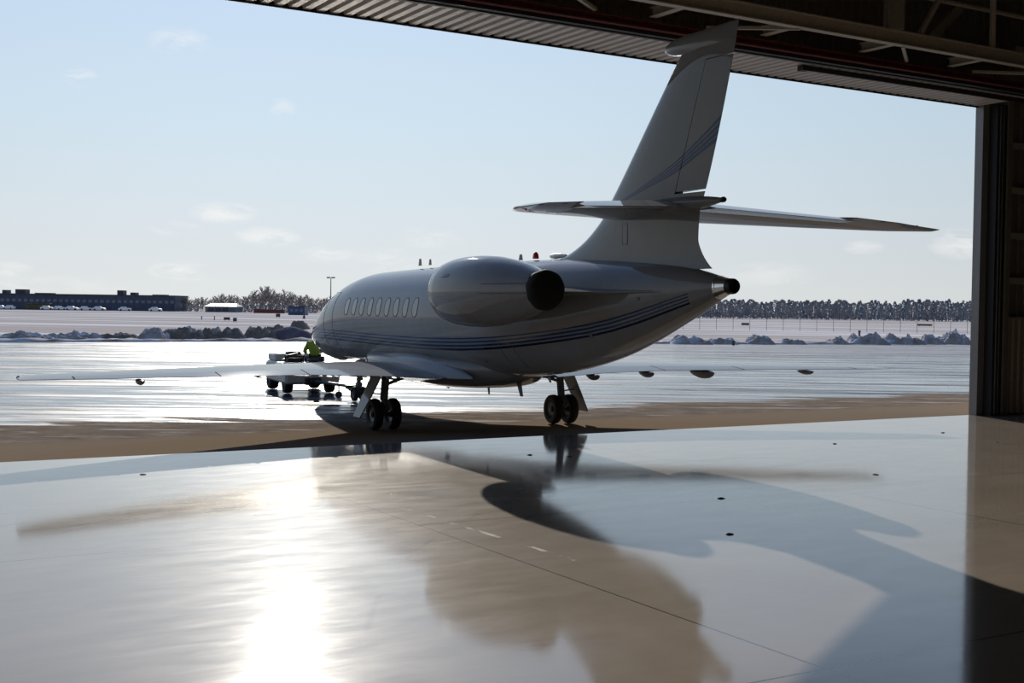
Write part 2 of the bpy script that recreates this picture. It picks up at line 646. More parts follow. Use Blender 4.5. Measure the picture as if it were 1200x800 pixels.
def corrugated(mb, t0, t1, off, z0, z1, pitch, depth, thick=.03, flat=.5, horiz=False, o0=0, o1=0):
    """ribbed metal sheet in the door plane (or lying flat when horiz)"""
    pts = []
    t = t0
    while t < t1 - 1e-6:
        for q, d in ((0, 0), (flat * pitch, 0), ((flat + .12) * pitch, 1), (pitch * .88, 1)):
            if t + q <= t1:
                pts.append((t + q, d * depth))
        t += pitch
    pts.append((t1, 0))
    V, Fc = [], []
    for (q, d) in pts:
        if horiz:
            V += [dw(q, o0, z0 + d), dw(q, o1, z0 + d), dw(q, o1, z0 + depth + thick), dw(q, o0, z0 + depth + thick)]
        else:
            V += [dw(q, off - d, z0), dw(q, off - d, z1), dw(q, off + thick, z1), dw(q, off + thick, z0)]
    for i in range(len(pts) - 1):
        a, b = i * 4, i * 4 + 4
        for j in range(4):
            Fc.append((a + j, a + (j + 1) % 4, b + (j + 1) % 4, b + j))
    n = (len(pts) - 1) * 4
    Fc += [(3, 2, 1, 0), (n, n + 1, n + 2, n + 3)]
    mb.add(V, Fc)


# front wall: right of the opening, left of it, and above it
o = MB()
corrugated(o, 24.5, 33, .06, 0, 11.6, .30, .035)
structure(o.build('wall_front_right', M_siding))
o = MB()
corrugated(o, -20, -14, .06, 0, 11.6, .30, .035)
structure(o.build('wall_front_left', M_siding))
o = MB()
corrugated(o, -14, 24.5, .06, H + .06, 11.6, .30, .035)
structure(o.build('wall_front_header', M_siding))
structure(hbox(MB(), -20.2, -20, -38, .1, 0, 11.6).build('wall_left', M_siding))
structure(hbox(MB(), 33, 33.2, -38, .1, 0, 11.6).build('wall_right', M_siding))
structure(hbox(MB(), -20, 33, -38.2, -38, 0, 11.6).build('wall_back', M_siding))
o = MB()
corrugated(o, -20.2, 33.2, 0, 11.6, 0, .6, .08, .12, .5, True, -38.2, .3)
structure(o.build('ceiling', M_siding))

# soffit of the door head, corrugated, ribs running inwards
o = MB()
corrugated(o, -14, 23.74, 0, H, 0, .27, .07, .02, .5, True, -1.72, .02)
structure(o.build('soffit', M_soffit))
structure(hbox(MB(), -14, 23.8, .02, .05, H - .035, H + .3).build('trim_1', M_black))
o = MB()
hbox(o, -14, 24.0, -1.80, -1.72, H - .05, H + .06)
structure(o.build('trim_2', M_black))
structure(hbox(MB(), -14, 24.0, -1.86, -1.80, H - .02, H + .045).build('trim_3', M_alu))
structure(hbox(MB(), -14, 24.0, -1.93, -1.86, H - .02, H + .12).build('trim_4', M_black))

# second, shorter track under the soffit near the right jamb
tr = thing('door_track', 'short double door track under the corrugated soffit, ending at the right jamb', 'track', dw(16.3, -1.2, H))
tr_in = MB()
tr_in.X = Matrix.Translation(-dw(16.3, -1.2, H))
hbox(tr_in, 16.3, 24.0, -1.40, -1.34, H - .11, H - .002)
tr_in.build('rail', M_black, tr)
tr_in = MB()
tr_in.X = Matrix.Translation(-dw(16.3, -1.2, H))
hbox(tr_in, 16.4, 24.0, -1.34, -1.27, H - .07, H - .005)
tr_in.build('rail', M_alu, tr)
tr_in = MB()
tr_in.X = Matrix.Translation(-dw(16.3, -1.2, H))
hbox(tr_in, 16.2, 16.4, -1.42, -1.25, H - .12, H - .003)
tr_in.build('end_stop', M_black, tr)

# red edge beam
o = MB()
hbox(o, -14, 33, -2.08, -1.95, H + .05, H + .08)
hbox(o, -14, 33, -1.99, -1.96, H + .08, H + .19)
hbox(o, -14, 33, -2.08, -1.95, H + .19, H + .21)
ob = o.build('edge_beam', M_red)
tag(ob, 'dark red steel beam running along the inner side of the door head', 'beam')

# girder: lower chord of the truss parallel to the door
gird = thing('wind_girder', 'long tan steel girder crossing the top of the opening with cross struts', 'girder', dw(4, -3.15, 8.3))
GI = Matrix.Translation(-dw(4, -3.15, 8.3))


def gpart(fn, name, m):
    b = MB()
    b.X = GI
    fn(b)
    return b.build(name, m, gird)


gpart(lambda b: (hbox(b, -14, 33, -3.24, -3.06, 8.30, 8.325), hbox(b, -14, 33, -3.165, -3.135, 8.325, 8.57), hbox(b, -14, 33, -3.24, -3.06, 8.57, 8.595)), 'chord', M_steel)
for k in range(-5, 8):
    t0 = 11.55 + 2.85 * k
    if t0 > 32.5 or t0 < -13.5:
        continue
    gpart(lambda b, t0=t0: (hbox(b, t0 - .09, t0 + .09, -3.06, -2.12, 8.33, 8.345), hbox(b, t0 - .01, t0 + .01, -3.06, -2.12, 8.345, 8.5), hbox(b, t0 - .09, t0 + .09, -3.06, -2.12, 8.5, 8.515)), 'strut', M_steel)
for (ta, oa, tb, ob_) in ((17.45, -3.1, 18.7, -2.1), (8.8, -3.1, 10.2, -2.1), (23.0, -3.1, 20.9, -2.1), (14.5, -3.1, 12.9, -2.1), (5.9, -3.1, 7.3, -2.1)):
    gpart(lambda b: b.bar(dw(ta, oa, 8.31), dw(tb, ob_, 8.31), .07, .06), 'brace', M_steel)


def truss_member(name, label, pts, wd_, m=M_steel, grp='posts and braces rising from the girder to the roof'):
    b = MB()
    base = Vector(pts[0])
    for i in range(len(pts) - 1):
        b.bar(Vector(pts[i]) - base, Vector(pts[i + 1]) - base, wd_, wd_)
    o = b.build(name, m)
    o.location = base
    return tag(o, label, 'beam', grp)


truss_member('roof_post', 'thin tan post rising from the girder, nearest the right wall', [dw(20.25, -3.15, 8.59), dw(20.25, -3.15, 11.58)], .10)
truss_member('roof_post', 'broad dim column rising from the girder beside the leaning brace', [dw(17.1, -3.15, 8.59), dw(17.1, -3.15, 11.58)], .34, M_siding)
truss_member('roof_brace', 'slim tan brace leaning up right from the girder', [dw(17.9, -3.15, 8.62), dw(20.0, -3.15, 11.55)], .09)
truss_member('roof_brace', 'dim wide brace leaning up right behind the slim tan one', [dw(18.8, -2.45, 8.62), dw(22.2, -2.45, 11.55)], .22, M_siding)
truss_member('roof_brace', 'short tan brace leaning up from the girder left of the tail fin', [dw(10.3, -3.15, 8.62), dw(8.3, -3.15, 11.55)], .10)
o = MB()
o.tube([dw(16.5, -2.6, 9.62), dw(33, -2.6, 9.62)], .05, 10)
tag(o.build('conduit_pipe', M_steel, smooth=True), 'thin pipe running level high above the girder at the right', 'pipe')

# trusses deeper in the roof (parallel, behind the girder line)
for off in (-8.5, -14.5, -20.5):
    tt = thing('roof_truss', 'dim roof truss deeper in the hangar, out of the daylight', 'truss', dw(0, off, 10), 0, 'roof trusses deeper in the hangar')
    I = Matrix.Translation(-dw(0, off, 10))
    b = MB(); b.X = I
    hbox(b, -20, 33, off - .1, off + .1, 10.0, 10.15)
    b.build('chord', M_siding, tt)
    for k in range(18):
        b = MB(); b.X = I
        ta = -19.5 + k * 2.9
        b.bar(dw(ta, off, 10.1), dw(ta + 1.45, off, 11.55), .09, .09)
        b.bar(dw(ta + 1.45, off, 11.55), dw(ta + 2.9, off, 10.1), .09, .09)
        b.build('web', M_siding, tt)

# right jamb
structure(hbox(MB(), 23.81, 24.06, -.14, .10, 0, H + .30).build('trim_5', M_jamb))
structure(hbox(MB(), 24.05, 24.43, -.40, .06, 0, H + .02).build('trim_6', M_black))
o = MB()
hbox(o, 24.15, 24.17, -.425, -.40, 0.05, H)
hbox(o, 24.27, 24.285, -.425, -.40, 0.05, H)
structure(o.build('trim_7', M_alu))
structure(hbox(MB(), 24.43, 24.60, -.45, .02, 0, 11.6).build('trim_8', M_siding))
structure(hbox(MB(), -14.2, -14, -.3, .1, 0, H + .3).build('trim_9', M_jamb))
# girts on the right front wall
for i, z in enumerate((3.59, 4.78, 5.98, 7.16, 8.40, 9.7)):
    b = MB()
    hbox(b, 24.6, 33, -.22, .0, z, z + .03)
    hbox(b, 24.6, 33, -.22, -.20, z - .14, z)
    ob = b.build('wall_girt', M_steel)
    names = ['lowest level girt on the dark wall right of the opening, just above the ribbed liner', 'second girt up the dark wall right of the opening',
             'third girt up the dark wall right of the opening', 'fourth girt up the dark wall, well below the track corner',
             'fifth girt up the dark wall, level with the track corner', 'topmost girt of the dark wall, close under the top right photo corner']
    tag(ob, names[i], 'girt', 'horizontal girts on the right wall')
o = MB()
corrugated(o, 24.62, 33, -.26, .02, 2.52, .25, .045)
hbox(o, 24.62, 33, -.30, -.0, 2.52, 2.58)
structure(o.build('trim_10', M_liner))

# ================================================================== AIRCRAFT
HEAD = .4684
P0 = Vector((-.7864, 27.258, 0))
jet = thing('business_jet', 'white twin-engine business jet with blue stripes on its side and tail fin', 'aircraft', P0, PI / 2 + HEAD)

ST = [  # x, half width, top, bottom, height of the widest line
    (-9.20, .11, 3.135, 2.91, 3.02), (-8.95, .165, 3.18, 2.82, 3.0), (-8.4, .29, 3.29, 2.59, 2.96), (-7.7, .43, 3.38, 2.33, 2.91), (-7.0, .56, 3.44, 2.08, 2.85),
    (-6.0, .74, 3.51, 1.78, 2.77), (-5.0, .89, 3.555, 1.56, 2.67), (-4.0, 1.01, 3.585, 1.40, 2.58), (-2.5, 1.14, 3.60, 1.24, 2.48), (-1.0, 1.21, 3.60, 1.16, 2.42),
    (.5, 1.25, 3.59, 1.13, 2.40), (4.2, 1.25, 3.54, 1.12, 2.36), (5.4, 1.24, 3.51, 1.11, 2.32), (6.3, 1.22, 3.42, 1.10, 2.26), (7.2, 1.17, 3.24, 1.08, 2.16),
    (7.9, 1.10, 3.00, 1.07, 2.06), (8.5, 1.01, 2.74, 1.09, 1.95), (9.1, .88, 2.48, 1.14, 1.86), (9.7, .69, 2.24, 1.25, 1.79), (10.15, .46, 2.05, 1.39, 1.74), (10.4, .24, 1.90, 1.54, 1.72), (10.48, .03, 1.74, 1.70, 1.72)]
SX = [s[0] for s in ST]


def fus(x, th):
    hw, top, bot, zc = (pchip(SX, [s[k] for s in ST], x) for k in (1, 2, 3, 4))
    c, sn = math.cos(th), math.sin(th)
    y = hw * math.copysign(abs(c) ** .94, c)
    z = zc + ((top - zc) if sn > 0 else (zc - bot)) * math.copysign(abs(sn) ** .97, sn)
    return Vector((x, y, z))


def fus_at(x, z, side=1):
    """surface point of the hull at that height, and its outward normal"""
    lo, hi = -PI / 2, PI / 2
    for _ in range(30):
        mid = (lo + hi) / 2
        if fus(x, mid).z < z:
            lo = mid
        else:
            hi = mid
    p = fus(x, lo)
    a = fus(x, lo + .01) - fus(x, lo - .01)
    b = fus(x + .02, lo) - fus(x - .02, lo)
    n = b.cross(a).normalized()
    if n.y < 0:
        n = -n
    return Vector((p.x, p.y * side, p.z)), Vector((n.x, n.y * side, n.z))


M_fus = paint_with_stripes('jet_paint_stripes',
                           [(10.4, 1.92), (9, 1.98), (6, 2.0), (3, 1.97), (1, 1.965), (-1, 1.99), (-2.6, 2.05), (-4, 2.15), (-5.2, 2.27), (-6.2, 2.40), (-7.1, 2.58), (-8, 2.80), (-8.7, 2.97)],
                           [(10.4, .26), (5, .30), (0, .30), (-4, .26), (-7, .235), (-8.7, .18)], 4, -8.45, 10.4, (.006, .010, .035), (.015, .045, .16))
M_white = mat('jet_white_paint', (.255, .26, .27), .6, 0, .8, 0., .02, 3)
M_whiteg = mat('jet_upper_wing_paint', (.66, .67, .68), .28, 0, .6, .5, .03, 3)
M_wing = mat('wing_grey_paint', (.30, .31, .32), .6, 0, .7, 0., .04, 3, coat_rough=.06)
M_chrome = mat('polished_metal', (.72, .70, .66), .14, 1.0, var=.03)
M_dark = mat('soot_black', (.012, .012, .013), .5)
M_cover = mat('black_cover_cloth', (.010, .010, .012), .85, var=.2)
M_glass = mat('cabin_window_glass', (.10, .11, .13), .14, 0, .7, .3)
M_tyre = mat('tyre_rubber', (.014, .014, .015), .7, bump=.1)
M_hub = mat('wheel_hub_metal', (.12, .12, .13), .45, .6)
M_strut = mat('gear_leg_paint', (.17, .17, .18), .4, .3)
M_redl = mat('red_beacon_glass', (.65, .03, .02), .2, 0, .5)
M_seam = mat('panel_seam', (.16, .16, .17), .5)

b = MB()
NS, NX = 72, 150
xs = []
for i in range(NX + 1):
    u = i / NX
    xs.append(-8.97 + 19.45 * ((.5 - .5 * math.cos(PI * u)) * .35 + u * .65))
b.loft([[fus(x, 2 * PI * k / NS) for k in range(NS)] for x in xs])
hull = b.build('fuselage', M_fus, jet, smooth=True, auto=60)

# cone behind the hull: polished metal, then the sooty exhaust ring
b = MB()
for x in (-9.1, -9.15, -9.2):
    pass
b.loft([[fus(x, 2 * PI * k / 36) * 1.0 + Vector((0, 0, 0)) for k in range(36)] for x in (-8.969, -9.05, -9.12, -9.18)])
b.build('tail_cone', M_chrome, jet, smooth=True, auto=60)
for x0, x1 in ((-8.86, -9.13),):
    b = MB()
    def rg(x, g_):
        c = Vector((x, 0, (fus(x, PI / 2).z + fus(x, -PI / 2).z) / 2))
        return [c + (fus(x, 2 * PI * k / 36) - c) * g_ for k in range(36)]
    b.loft([rg(-8.94, 1.002), rg(-8.955, 1.015), rg(-8.985, 1.015), rg(-8.99, 1.0)], cap=False)
    b.build('tail_fairing_ring', M_chrome, jet, smooth=True, auto=60)
b = MB()
b.disc_loft([(-9.16, .105), (-9.18, .125), (-9.27, .122), (-9.30, .108), (-9.26, .085), (-9.19, .08)], 28, 'x', (0, 0, 3.015))
b.build('auxiliary_exhaust', M_dark, jet, smooth=True, auto=40)

# belly fairing around the wing box
b = MB()
FB = [(-2.4, .30, 1.20), (-1.8, .75, 1.02), (-.8, 1.10, .90), (.6, 1.30, .85), (2.4, 1.34, .85), (3.6, 1.22, .88), (4.6, .90, .96), (5.4, .45, 1.08)]
rings = []
for i in range(30):
    x = -2.4 + 7.8 * i / 29
    hw = pchip([q[0] for q in FB], [q[1] for q in FB], x)
    bt = pchip([q[0] for q in FB], [q[2] for q in FB], x)
    rings.append([(x, hw * math.copysign(abs(math.cos(q)) ** .7, math.cos(q)), 1.35 + ((1.35 - bt) if math.sin(q) < 0 else .25) * math.copysign(abs(math.sin(q)) ** .75, math.sin(q))) for q in (2 * PI * k / 40 for k in range(40))])
b.loft(rings)
b.build('belly_fairing', M_white, jet, smooth=True, auto=50)


def foil(u):
    return (5 * (.2969 * math.sqrt(max(u, 0)) - .126 * u - .3516 * u * u + .2843 * u**3 - .1036 * u**4)) * 2


def section(le, te, hw, u0, u1, n=14, hinge=None):
    """points (a along chord from LE to TE, t = signed thickness) of part of an aerofoil"""
    ch = te - le
    up_, lo_ = [], []
    for i in range(n + 1):
        q = i / n
        u = u0 + (u1 - u0) * (q * q if u0 == 0 else q)
        up_.append((le + ch * u, hw * foil(u) + .004))
        lo_.append((le + ch * u, -hw * foil(u) - .004))
    return list(reversed(up_)) + lo_


def wing_part(name, m, secs, side, u0, u1, parent, droop=0., hinge_u=None, lift=0., extra=0.):
    """secs: (y, xLE, xTE, z, halfthick)"""
    rings = []
    for (y, xl, xt, z, hw) in secs:
        ring = []
        for a, t_ in section(xl, xt, hw, u0, u1):
            x, zz = a, z + t_ - (a - (xl + xt) / 2) * extra
            if droop:
                xh = xl + (xt - xl) * u0
                dx = x - xh
                x = xh + dx * math.cos(droop) + 0
                zz = zz - abs(dx) * math.sin(droop)
            ring.append(Vector((x, y * side, zz + lift)))
        rings.append(ring)
    bb = MB()
    bb.loft(rings)
    return bb.build(name, m, parent, smooth=True, auto=40)


def lerp_secs(secs, ya, yb, n=2):
    out = []
    ys = [s[0] for s in secs]
    cand = [ya] + [y for y in ys if ya < y < yb] + [yb]
    for y in cand:
        for i in range(len(secs) - 1):
            if secs[i][0] <= y <= secs[i + 1][0] + 1e-9:
                q = (y - secs[i][0]) / (secs[i + 1][0] - secs[i][0])
                out.append(tuple(secs[i][k] * (1 - q) + secs[i + 1][k] * q for k in range(5)))
                break
    return out


WS = [(.6, 3.55, -1.15, 1.14, .23), (1.35, 3.05, -1.15, 1.165, .20), (2.6, 2.30, -1.12, 1.235, .15), (4.2, 1.35, -1.20, 1.28, .11), (7.0, -.18, -1.95, 1.30, .07), (9.2, -1.42, -2.58, 1.315, .045), (9.55, -1.72, -2.62, 1.315, .03), (9.66, -2.05, -2.62, 1.315, .012)]
for side, nm in ((1, 'left'), (-1, 'right')):
    full = WS
    root = [s for s in WS if s[0] <= 9.2]
    wing = wing_part('wing', M_wing, full, side, 0, .76, jet)
    # root and tip trailing blocks
    wing_part('wing_root_trailing_edge', M_wing, lerp_secs(WS, .6, 1.34), side, .76, 1.0, wing)
    wing_part('flap', M_wing, lerp_secs(WS, 1.36, 4.18), side, .762, 1.0, wing, droop=.03)
    wing_part('flap', M_wing, lerp_secs(WS, 4.21, 6.05), side, .762, 1.0, wing, droop=.03)
    wing_part('aileron', M_wing, lerp_secs(WS, 6.08, 8.75), side, .762, 1.0, wing, droop=.02)
    wing_part('wing_tip', M_wing, lerp_secs(WS, 8.78, 9.66), side, .76, 1.0, wing)
    # flap track fairings: boat-shaped pods under the trailing edge
    for yy, L, hh in ((2.4, .6, .11), (3.8, .65, .11), (5.25, 1.0, .15), (7.6, .6, .08)) if side < 0 else ((2.4, .6, .05), (3.8, .6, .025), (5.25, .7, .025), (7.6, .6, .085)):
        s_ = lerp_secs(WS, yy - .01, yy)[0]
        zt = s_[3] - .03
        x_end = s_[2] - .18
        bb = MB()
        rr = []
        for i in range(13):
            q = i / 12
            env = math.sin(PI * min(1, max(0, q)) ** .8) ** .7 if 0 < q < 1 else .02
            cx = x_end + L * q
            rr.append([(cx, side * yy + .075 * env * math.cos(a), zt - hh * .35 - hh * env * math.sin(a) * (.95 if math.sin(a) > 0 else .4)) for a in (2 * PI * k / 14 for k in range(14))])
        bb.loft(rr)
        bb.build('flap_track_fairing', M_strut, wing, smooth=True, auto=60)
    # root fillet where the wing meets the hull
    bb = MB()
    rr = []
    for i in range(25):
        q = i / 24
        x = 4.35 - 6.3 * q
        env = max(.02, math.sin(PI * q ** .9) ** .8)
        rr.append([(x, side * .98, 1.18 - .12 * env), (x, side * (1.0 + .50 * env), 1.18 - .07 * env), (x, side * (1.0 + .46 * env), 1.19 + .05 * env), (x, side * (1.0 + .32 * env), 1.19 + .17 * env), (x, side * (1.0 + .22 * env), 1.20 + .36 * env), (x, side * .98, 1.20 + .40 * env)])
    bb.loft(rr)
    bb.build('wing_root_fillet', M_white, wing, smooth=True, auto=70)
    bb = MB()
    bb.disc_loft([(0, .012), (.02, .035), (.10, .03), (.16, .008)], 12, 'x', (-1.95, side * 9.62, 1.315))
    bb.build('navigation_light', mat('green_lamp_glass', (.05, .35, .12), .15) if side < 0 else M_glass, wing, smooth=True)

# ---- engines
EY, EZ = 1.62, 2.94
for side in (1, -1):
    prof = [(a_ * .73 - .98, r_) for a_, r_ in [(-2.10, .50), (-2.03, .535), (-2.0, .56), (-2.03, .585), (-2.15, .615), (-2.5, .652), (-3.1, .675), (-3.9, .672), (-4.7, .635), (-5.4, .56), (-6.1, .455), (-6.6, .355), (-6.86, .315), (-6.88, .305), (-6.80, .29), (-6.5, .29)]]
    bb = MB()
    rings = []
    for a, r in prof:
        dz = 0
        rings.append([(a, side * (EY - .10 * max(0, (-a - 4.1)) / 1.9) + r * math.cos(q), EZ + dz + r * math.sin(q)) for q in (2 * PI * k / 56 for k in range(56))])
    bb.loft(rings, cap=False)
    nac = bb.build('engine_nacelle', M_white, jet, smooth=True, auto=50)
    bb = MB()
    bb.disc_loft([(a_ - .435, r_) for a_, r_ in ((-2.11, .49), (-2.06, .52), (-2.00, .55), (-1.985, .567), (-2.0, .59), (-2.09, .612), (-2.10, .60), (-2.06, .585))], 56, 'x', (0, side * EY, EZ), cap=False)
    bb.build('inlet_lip', M_chrome, nac, smooth=True, auto=60)
    bb = MB()
    bb.disc_loft([(-2.52, .50), (-2.8, .46), (-3.1, .45), (-3.15, .01)], 40, 'x', (0, side * EY, EZ), cap=False)
    bb.build('inlet_duct', M_dark, nac, smooth=True, auto=50)
    # black cloth cover over the exhaust, gathered, a little pointed at the bottom
    cy = side * (EY - .10)
    rings = []
    for a, k_ in ((-5.84, 1.0), (-5.98, 1.06), (-6.09, 1.0), (-6.15, .80), (-6.18, .45), (-6.19, .02)):
        ring = []
        for k in range(40):
            q = 2 * PI * k / 40
            r = .315 * k_ * (1 + .07 * max(0, -math.sin(q)) ** 3 + .012 * math.sin(9 * q)) + .012
            ring.append((a, cy + r * math.cos(q), EZ + .02 + r * math.sin(q)))
        rings.append(ring)
    bb = MB()
    bb.loft(rings)
    bb.build('exhaust_cover', M_cover, nac, smooth=True, auto=60)
    # pylon between nacelle and hull, reaching aft as a knife edge
    rings = []
    for y, xt in ((.45, -7.85), (.58, -7.35), (.70, -6.90), (.82, -6.50), (.94, -6.27), (1.1, -6.17), (EY - .25, -6.0)):
        ring = [Vector((a, side * y, 2.93 + t_)) for a, t_ in section(-3.1, xt, .13, 0, 1)]
        rings.append(ring)
    bb = MB()
    bb.loft(rings)
    bb.build('engine_pylon', M_white, jet, smooth=True, auto=40)
    # seams of the cowling doors and two long slots
    for zz, xa, xb in ((.12, -4.75, -5.9), (-.05, -4.7, -5.9)):
        rr = []
        for i in range(12):
            a = xa + (xb - xa) * i / 11
            r = pchip([-q_[0] for q_ in prof[3:14]], [q_[1] for q_ in prof[3:14]], -a) + .003
            cyy = side * (EY - .10 * max(0, (-a - 4.1)) / 1.9)
            sn = zz / r
            rr.append(Vector((a, cyy + side * r * math.sqrt(1 - sn * sn), EZ + zz)))
        bb = MB()
        bb.tube(rr, .008, 6)
        bb.build('cowl_seam', M_seam, nac, smooth=True)
    bb = MB()
    rr = []
    a = -4.6
    r = pchip([-q_[0] for q_ in prof[3:14]], [q_[1] for q_ in prof[3:14]], -a)
    bb = MB()
    cc = Vector((-3.2, side * (EY + .60 * .88), EZ + .36))
    bb.loft([[Vector((x_, side * (EY + (.655 + h_) * math.cos(.45 + w_)), EZ + (.655 + h_) * math.sin(.45 + w_))) for w_ in (-.05 * s_, .05 * s_)] + [Vector((x_, side * (EY + .64 * math.cos(.45)), EZ + .64 * math.sin(.45)))] for x_, h_, s_ in ((-3.0, .012, .2), (-3.2, .035, 1), (-3.45, .03, 1), (-3.5, .02, .9))])
    bb.build('air_scoop', M_white, nac, smooth=True, auto=30)

# ---- fin
LEZ = [(3.30, -2.9), (3.50, -3.45), (3.57, -3.71), (3.64, -4.05), (3.86, -4.69), (4.11, -5.15), (4.28, -5.39), (4.56, -5.66), (4.77, -5.87), (6.01, -7.03), (6.80, -7.78), (6.9, -7.88)]
TEZ = [(3.15, -9.05), (3.23, -8.84), (3.42, -8.56), (3.62, -8.39), (3.78, -8.32), (4.26, -8.36), (4.52, -8.48), (5.78, -8.92), (6.63, -9.17), (6.9, -9.25)]
HTZ = [(3.30, .24), (3.5, .19), (3.8, .165), (4.3, .15), (5.5, .12), (6.9, .09)]


def tab(T, z):
    return pchip([q[0] for q in T], [q[1] for q in T], z)


STRIPE_FIN = ([(-5.7, 4.45), (-6.27, 4.57), (-7.0, 4.79), (-7.75, 5.06), (-8.45, 5.43), (-9.03, 5.79), (-9.4, 6.05)],
              [(-5.7, .02), (-6.27, .05), (-7, .11), (-7.75, .19), (-8.45, .28), (-8.95, .37), (-9.4, .42)])
M_fin = paint_with_stripes('fin_paint_stripes', STRIPE_FIN[0], STRIPE_FIN[1], 4, -9.4, -5.7, (.010, .045, .18), (.010, .045, .18), .60)


def fin_part(name, m, zs, uf0, uf1, parent):
    rings = []
    for z in zs:
        le, te, hw = tab(LEZ, z), tab(TEZ, z), tab(HTZ, z)
        rings.append([Vector((a, t_, z)) for a, t_ in section(le, te, hw, uf0(z), uf1(z), 14)])
    bb = MB()
    bb.loft(rings)
    return bb.build(name, m, parent, smooth=True, auto=40)


def hinge_u(z):
    xh = -7.75 + (-8.55 + 7.75) * (z - 4.55) / (6.62 - 4.55)
    return (xh - tab(LEZ, z)) / (tab(TEZ, z) - tab(LEZ, z))


def zr(a, b_, n):
    return [a + (b_ - a) * i / n for i in range(n + 1)]


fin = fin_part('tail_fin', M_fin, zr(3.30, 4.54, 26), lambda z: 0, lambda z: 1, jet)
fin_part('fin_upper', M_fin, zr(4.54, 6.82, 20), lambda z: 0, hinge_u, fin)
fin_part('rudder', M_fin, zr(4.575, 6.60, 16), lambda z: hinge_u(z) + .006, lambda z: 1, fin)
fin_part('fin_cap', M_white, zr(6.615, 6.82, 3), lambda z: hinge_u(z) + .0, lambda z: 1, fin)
rings = []
for z, le, hw, te in ((6.78, -7.80, .085, -9.21), (6.83, -7.55, .10, -9.225), (6.88, -7.40, .115, -9.235), (6.95, -7.30, .12, -9.25), (7.02, -7.33, .115, -9.27), (7.07, -7.45, .09, -9.28), (7.10, -7.65, .05, -9.29), (7.11, -8.0, .01, -9.29)):
    rings.append([Vector((a, t_, z)) for a, t_ in section(le, te, hw, 0, 1, 14)])
bb = MB()
bb.loft(rings)
bb.build('fin_tip', M_white, fin, smooth=True, auto=60)
# small panels on the fin base
for x, z, w_, h_ in ((-6.35, 3.95, .16, .36),):
    for side in (1, -1):
        bb = MB()
        hwv = tab(HTZ, z) * foil((x - tab(LEZ, z)) / (tab(TEZ, z) - tab(LEZ, z))) + .006
        for (cx, cz, sx, sz) in ((x - w_ / 2, z, .01, h_), (x + w_ / 2, z, .01, h_), (x, z - h_ / 2, w_, .01), (x, z + h_ / 2, w_, .01)):
            bb.box((cx, side * hwv, cz), (sx, .004, sz))
        bb.build('access_panel', M_seam, fin)

# ---- tailplane
SZ = [(0.0, -5.55, -8.40, 4.36, .13), (.25, -5.80, -8.42, 4.355, .125), (1.2, -6.58, -8.70, 4.28, .10), (2.6, -7.72, -9.12, 4.17, .07), (3.3, -8.32, -9.34, 4.11, .05), (3.55, -8.72, -9.46, 4.07, .035), (3.88, -9.40, -9.66, 4.02, .012)]
for side in (1, -1):
    sp_ = wing_part('tailplane', M_white, lerp_secs(SZ, 0, 2.58), side, 0, .68, jet, extra=.035)
    wing_part('elevator', M_white, lerp_secs(SZ, .28, 2.56), side, .69, 1.0, sp_, droop=.14, extra=.035)
    wing_part('tailplane_tip', M_white, lerp_secs(SZ, 2.59, 3.88), side, 0, 1.0, sp_, extra=.035)
    for yy in (3.0, 3.5):
        s_ = lerp_secs(SZ, yy - .01, yy)[0]
        bb = MB()
        bb.tube([(s_[2] + .01, side * yy, s_[3]), (s_[2] - .13, side * yy, s_[3])], .006, 6)
        bb.build('static_wick', M_dark, sp_)
# bullet where fin and tailplane meet
bb = MB()
rr = []
for x, r in ((-5.25, .01), (-5.32, .06), (-5.5, .11), (-5.9, .15), (-6.6, .17), (-7.4, .18), (-8.1, .15), (-8.6, .10), (-8.93, .045), (-8.97, .02)):
    rr.append([(x, r * math.cos(q), 4.37 + .8 * r * math.sin(q)) for q in (2 * PI * k / 24 for k in range(24))])
bb.loft(rr)
bul = bb.build('tail_bullet', M_white, jet, smooth=True, auto=60)
bb = MB()
bb.disc_loft([(-8.93, .045), (-8.99, .045), (-9.02, .03)], 16, 'x', (0, 0, 4.37))
bb.build('tail_lamp', M_dark, bul, smooth=True, auto=40)

